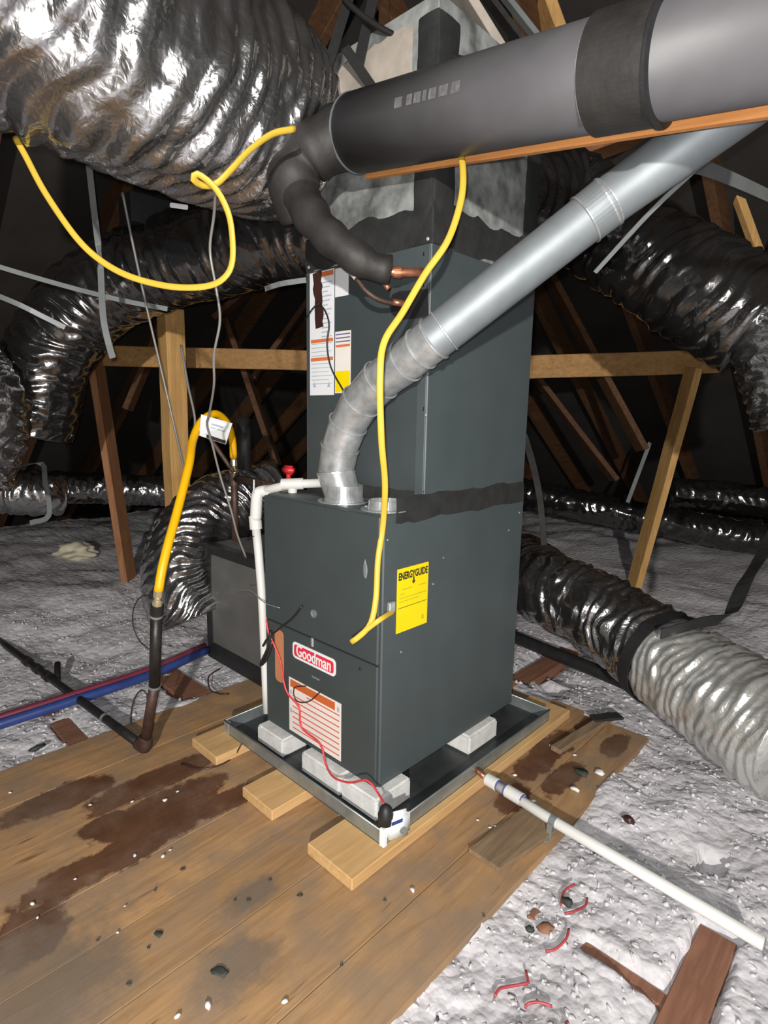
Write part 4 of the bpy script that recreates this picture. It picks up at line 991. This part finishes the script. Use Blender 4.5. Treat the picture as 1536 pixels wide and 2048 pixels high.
wire('thin grey wire hanging from the yellow cable loop down past the paper tag',
     [at(432, 365, 1.39), at(428, 430, 1.48), at(420, 500, 1.55), at(432, 575, 1.58), at(440, 640, 1.62), at(428, 710, 1.68), at(428, 770, 1.75), at(418, 830, 1.85), at(414, 850, 1.9), at(425, 890, 1.95), at(440, 950, 2.0), at(462, 1020, 2.05), at(475, 1070, 2.1), at(492, 1115, 2.15)], 0.0038, 'greywire', 'wire', 'grey_wire')
wire('long thin grey wire slanting down in front of the thick tan post',
     [at(245, 385, 2.2), at(262, 470, 2.25), at(290, 600, 2.3), at(318, 720, 2.35), at(348, 850, 2.4), at(372, 955, 2.5)], 0.0052, 'greywire', 'wire', 'grey_wire')
wire('grey wire running down the edge of the thick tan post',
     [at(362, 690, 2.7), at(376, 770, 2.7), at(390, 842, 2.7), at(380, 890, 2.7), at(372, 940, 2.7)], 0.006, 'greywire', 'wire', 'grey_wire')
wire('brown cable slanting from the paper tag to the gas tee',
     [at(412, 865, 2.25), at(440, 905, 2.28), at(468, 945, 2.3)], 0.009, 'brownpipe', 'cable', 'brown_cable')
wire('black cable crossing over the plenum to the grey jacketed pipe',
     [at(640, -60, 1.72), at(700, 10, 1.70), at(760, 55, 1.68), at(830, 88, 1.66), at(885, 108, 1.63), at(930, 120, 1.60)], 0.0085, 'black', 'cable', 'black_cable')
wire('thin black wire loop beside the gas pipe riser',
     [at(300, 1478, 2.15), at(265, 1455, 2.15), at(262, 1430, 2.15), at(270, 1395, 2.15), at(283, 1380, 2.15), at(293, 1388, 2.15), at(296, 1410, 2.15)], 0.003, 'black', 'wire', 'black_wire')
wire('thin dark wire bowing out from the gas pipe riser coupling',
     [at(318, 1196, 2.1), at(285, 1192, 2.12), at(268, 1215, 2.14), at(266, 1250, 2.16), at(278, 1280, 2.16), at(300, 1300, 2.14)], 0.0024, 'black', 'wire', 'black_wire')
wire('thin dark wire lying in a curve on the floor by the pale pine board',
     [onz(362, 1528, 0.005), onz(400, 1538, 0.004), onz(440, 1530, 0.005), onz(468, 1512, 0.006), onz(482, 1490, 0.05)], 0.003, 'tape', 'wire', 'dark_wire')
wire('thin dark wire hooked over the floor boards in front of the return box',
     [onz(440, 1338, 0.01), onz(418, 1352, 0.02), onz(420, 1378, 0.008), onz(440, 1388, 0.006), onz(458, 1388, 0.006)], 0.0032, 'tape', 'wire', 'dark_wire')
def strap(label, pts, w_, m='strap', side=None):
    o = ribbon('hanging_strap', pts, w_, 0.002, m, None, side); tag(o, label, 'strap')
strap('grey strap hanging down in front of the dark foil duct with a loose pointed end',
      [at(178, 330, 2.2), at(188, 420, 2.2), at(200, 520, 2.18), at(204, 600, 2.16), at(208, 645, 2.15), at(218, 690, 2.15), at(226, 716, 2.15)], 0.024, side=lambda t: V((0.72, 0.69, 0)) if t < 0.42 or t > 0.5 else V((0.9, 0.2, 0.1)))
strap('long pale strap slung under the dark foil duct toward the post', [at(-20, 528, 2.45), at(60, 552, 2.48), at(160, 580, 2.5), at(250, 602, 2.5), at(335, 618, 2.5)], 0.02, side=(0, 0, 1))
strap('short pale strap slung round the bend of the dark foil duct', [at(-20, 585, 2.5), at(40, 610, 2.52), at(80, 630, 2.55), at(130, 655, 2.6)], 0.022, side=(0, 0, 1))
strap('white strap wrapped down over the foil duct resting on insulation', [at(40, 930, 3.35), at(84, 928, 3.38), at(90, 960, 3.36), at(98, 1030, 3.4), at(60, 1046, 3.4)], 0.03, side=(0.72, 0.69, 0))
strap('pale strap end sticking out beside the long coil label', [at(530, 578, 2.25), at(560, 568, 2.22), at(612, 560, 2.2)], 0.02, side=(0, 0, 1))
strap('thin pale strap leaning behind the leaning tan brace', [at(1300, 885, 4.4), at(1255, 1005, 4.4)], 0.03, side=(0.72, 0.69, 0))
strap('dark green strap slack along the furnace right side', [at(1048, 870, 2.6), at(1066, 930, 2.7), at(1080, 1000, 2.8), at(1088, 1090, 2.9)], 0.03, 'jacket_d', side=(0.72, 0.69, 0))
o = box('junction_box', at(248, 395, 2.5) + V((-0.02, -0.02, -0.12)), at(302, 395, 2.5) + V((0.03, 0.08, 0.0)), 'rubber', None, 0.006); tag(o, 'small black box hanging under the huge silver duct', 'box')
o = obox('white_tab', at(340, 410, 2.0), at(376, 415, 2.0), 0.004, 0.016, 'lab_w', None); tag(o, 'small white tab on the dark foil duct under the huge silver duct', 'tab')

# ================================================================== SMALL THINGS ON THE DECK AND INSULATION
P4 = [onz(938, 1698, 0.012), onz(1000, 1738, 0.012), onz(1126, 1652, 0.012), onz(1062, 1610, 0.012)]
n_ = 4; vs_ = [(p.x, p.y, 0.001) for p in P4] + [(p.x, p.y, 0.015) for p in P4]
o = pydata('wood_scrap', vs_, [(3, 2, 1, 0), (4, 5, 6, 7)] + [(i, (i + 1) % 4, 4 + (i + 1) % 4, 4 + i) for i in range(4)], 'scrapw')
tag(o, 'flat scrap of dirty wood lying on the boards beside the white drain pipe', 'wood scrap')
o = obox('wood_scrap', onz(1110, 1500, 0.012), onz(1225, 1430, 0.02), 0.045, 0.02, 'scrapw', None, (0, 0, 1), 0.003, 0.004); tag(o, 'dirty grey strip of scrap wood at the back edge of the deck', 'wood scrap')
o = obox('tape_scrap', onz(1185, 1438, 0.03), onz(1240, 1432, 0.03), 0.05, 0.012, 'mastic', None, (0, 0, 1), 0.002, 0.01); tag(o, 'black crumpled tape scrap at the back corner of the deck', 'tape')
for i, (px, py, a_, b_, lab_) in enumerate(((1165, 1545, 0.05, 0.03, 'dark lint clump on the boards beyond the drain pipe'), (1200, 1545, 0.03, 0.025, 'pale lint clump beside the dark lint clump'), (1150, 1578, 0.03, 0.014, 'flat white flake near the lint clumps'),
                                  (75, 1495, 0.025, 0.04, 'dark leaf-like scrap where insulation meets the boards'))):
    p = onz(px, py, 0.006); o = blob('debris_clump', p, (a_ * 0.6, b_ * 0.6, 0.008), 'chip' if i in (0, 3) else 'flake', None, 2, 0.7, i * 5.0); tag(o, lab_, 'debris')
random.seed(11)
spots = [(265, 1603), (330, 1600), (355, 1583), (340, 1700), (326, 1712), (150, 1758), (75, 1835), (65, 1807), (415, 2010), (355, 2032), (235, 1865), (180, 1610), (20, 1585), (250, 1812), (270, 1710), (680, 1628), (1040, 1660), (1070, 1665), (1000, 1690), (1050, 1680), (955, 1640), (980, 1655), (1090, 1640), (570, 2002), (825, 1780), (990, 1652), (1068, 1602), (1030, 1550), (1100, 1490), (1150, 1510)]
for i, (px, py) in enumerate(spots):
    p = onz(px, py, 0.003); s = random.uniform(0.003, 0.0075)
    o = blob('fibre_flake', p + V((0, 0, s * 0.1)), (s * 1.4, s, s * 0.5), 'flake', None, 1, 0.7, i * 2.3, random.uniform(0, 3))
    tag(o, 'tiny white fibre flake on the brown floor boards', 'flake', 'white fibre flakes on the floor boards')
chips = [(318, 1868), (440, 1942), (365, 1738), (310, 1780), (470, 1800), (497, 1800), (258, 1968), (195, 1880), (683, 1930), (968, 1832), (297, 1895), (600, 1790), (540, 1760), (770, 1800), (520, 1586)]
for i, (px, py) in enumerate(chips):
    p = onz(px, py, 0.003); s = (0.010, 0.016)[i] if i in (0, 1) else random.uniform(0.003, 0.006)
    o = blob('dark_chip', p, (s * 1.3, s * 0.8, 0.0025), 'chip', None, 2, 0.6, i * 3.7, random.uniform(0.2, 1.2))
    tag(o, ('small pointed dark chip on the grimy floor boards' if i == 0 else 'broad green-black chip on the clean floor boards') if i in (0, 1) else 'tiny dark chip on the brown floor boards', 'debris', None if i in (0, 1) else 'dark chips on the floor boards')
scr = [([(1122, 1800), (1130, 1770), (1150, 1760)], 'thin red wire scrap arcing round the dark hole in the insulation'),
       ([(1175, 1785), (1172, 1800), (1150, 1815), (1130, 1817)], 'thick curved red wire scrap beside the dark hole in the insulation'),
       ([(1138, 1855), (1132, 1875), (1112, 1888), (1092, 1890)], 'curved red wire scrap below the reddish lump'),
       ([(1053, 1925), (1057, 1945), (1055, 1950), (1020, 1955), (1000, 1962), (990, 1976)], 'hooked red wire scrap lying on white insulation by the boards'),
       ([(1052, 1998), (1058, 1992), (1080, 1996), (1105, 2004)], 'bent red wire scrap below the hooked one'),
       ([(1135, 2040), (1132, 2050), (1140, 2075)], 'red wire scrap at the far end of the other scraps')]
for pts_, lab_ in scr:
    P_ = []
    for px, py in pts_:
        p = onz(px, py, 0.01); P_.append(V((p.x, p.y, ins_h(p.x, p.y) + 0.011)))
    wire(lab_, P_, 0.0032, 'redscrap', 'wire', 'wire_scrap', 0.006, 8)
p = onz(1095, 1832, 0.02); o = blob('red_lump', (p.x, p.y, ins_h(p.x, p.y) + 0.004), (0.022, 0.014, 0.012), 'joist', None, 2, 0.5, 2.0, 0.8); tag(o, 'small reddish lump sitting in the white insulation between red wire scraps', 'debris')
for i, (px, py, lab_) in enumerate(((1137, 1788, 'dark brown lump inside the red wire arc'), (1062, 1826, 'grey-blue lump beside the reddish lump'), (876, 2003, 'small black lump on insulation close to the board edge'), (1258, 1628, 'rust-brown scrap on insulation by the drain pipe clip'), (1190, 1680, 'tiny black lump next to the white drain pipe'))):
    p = onz(px, py, 0.02); s = (0.017, 0.012, 0.006, 0.02, 0.004)[i]
    o = blob('debris_lump', (p.x, p.y, ins_h(p.x, p.y) + s * 0.6), (s, s * 0.7, s * 0.6), 'tape' if i == 3 else 'chip', None, 2, 0.6, i * 9.0, i); tag(o, lab_, 'debris')
p = onz(150, 1108, 0.15); o = blob('insulation_batt', (p.x, p.y, ins_h(p.x, p.y) + 0.03), (0.16, 0.12, 0.07), mat('cream_batt', (0.60, 0.56, 0.42), 0.95, 0, 0.2, 12, 0.6, 30), None, 4, 0.6, 4.0, 0.7)
tag(o, 'pale cream insulation batt scrap lying on insulation by the red-brown brace', 'insulation')
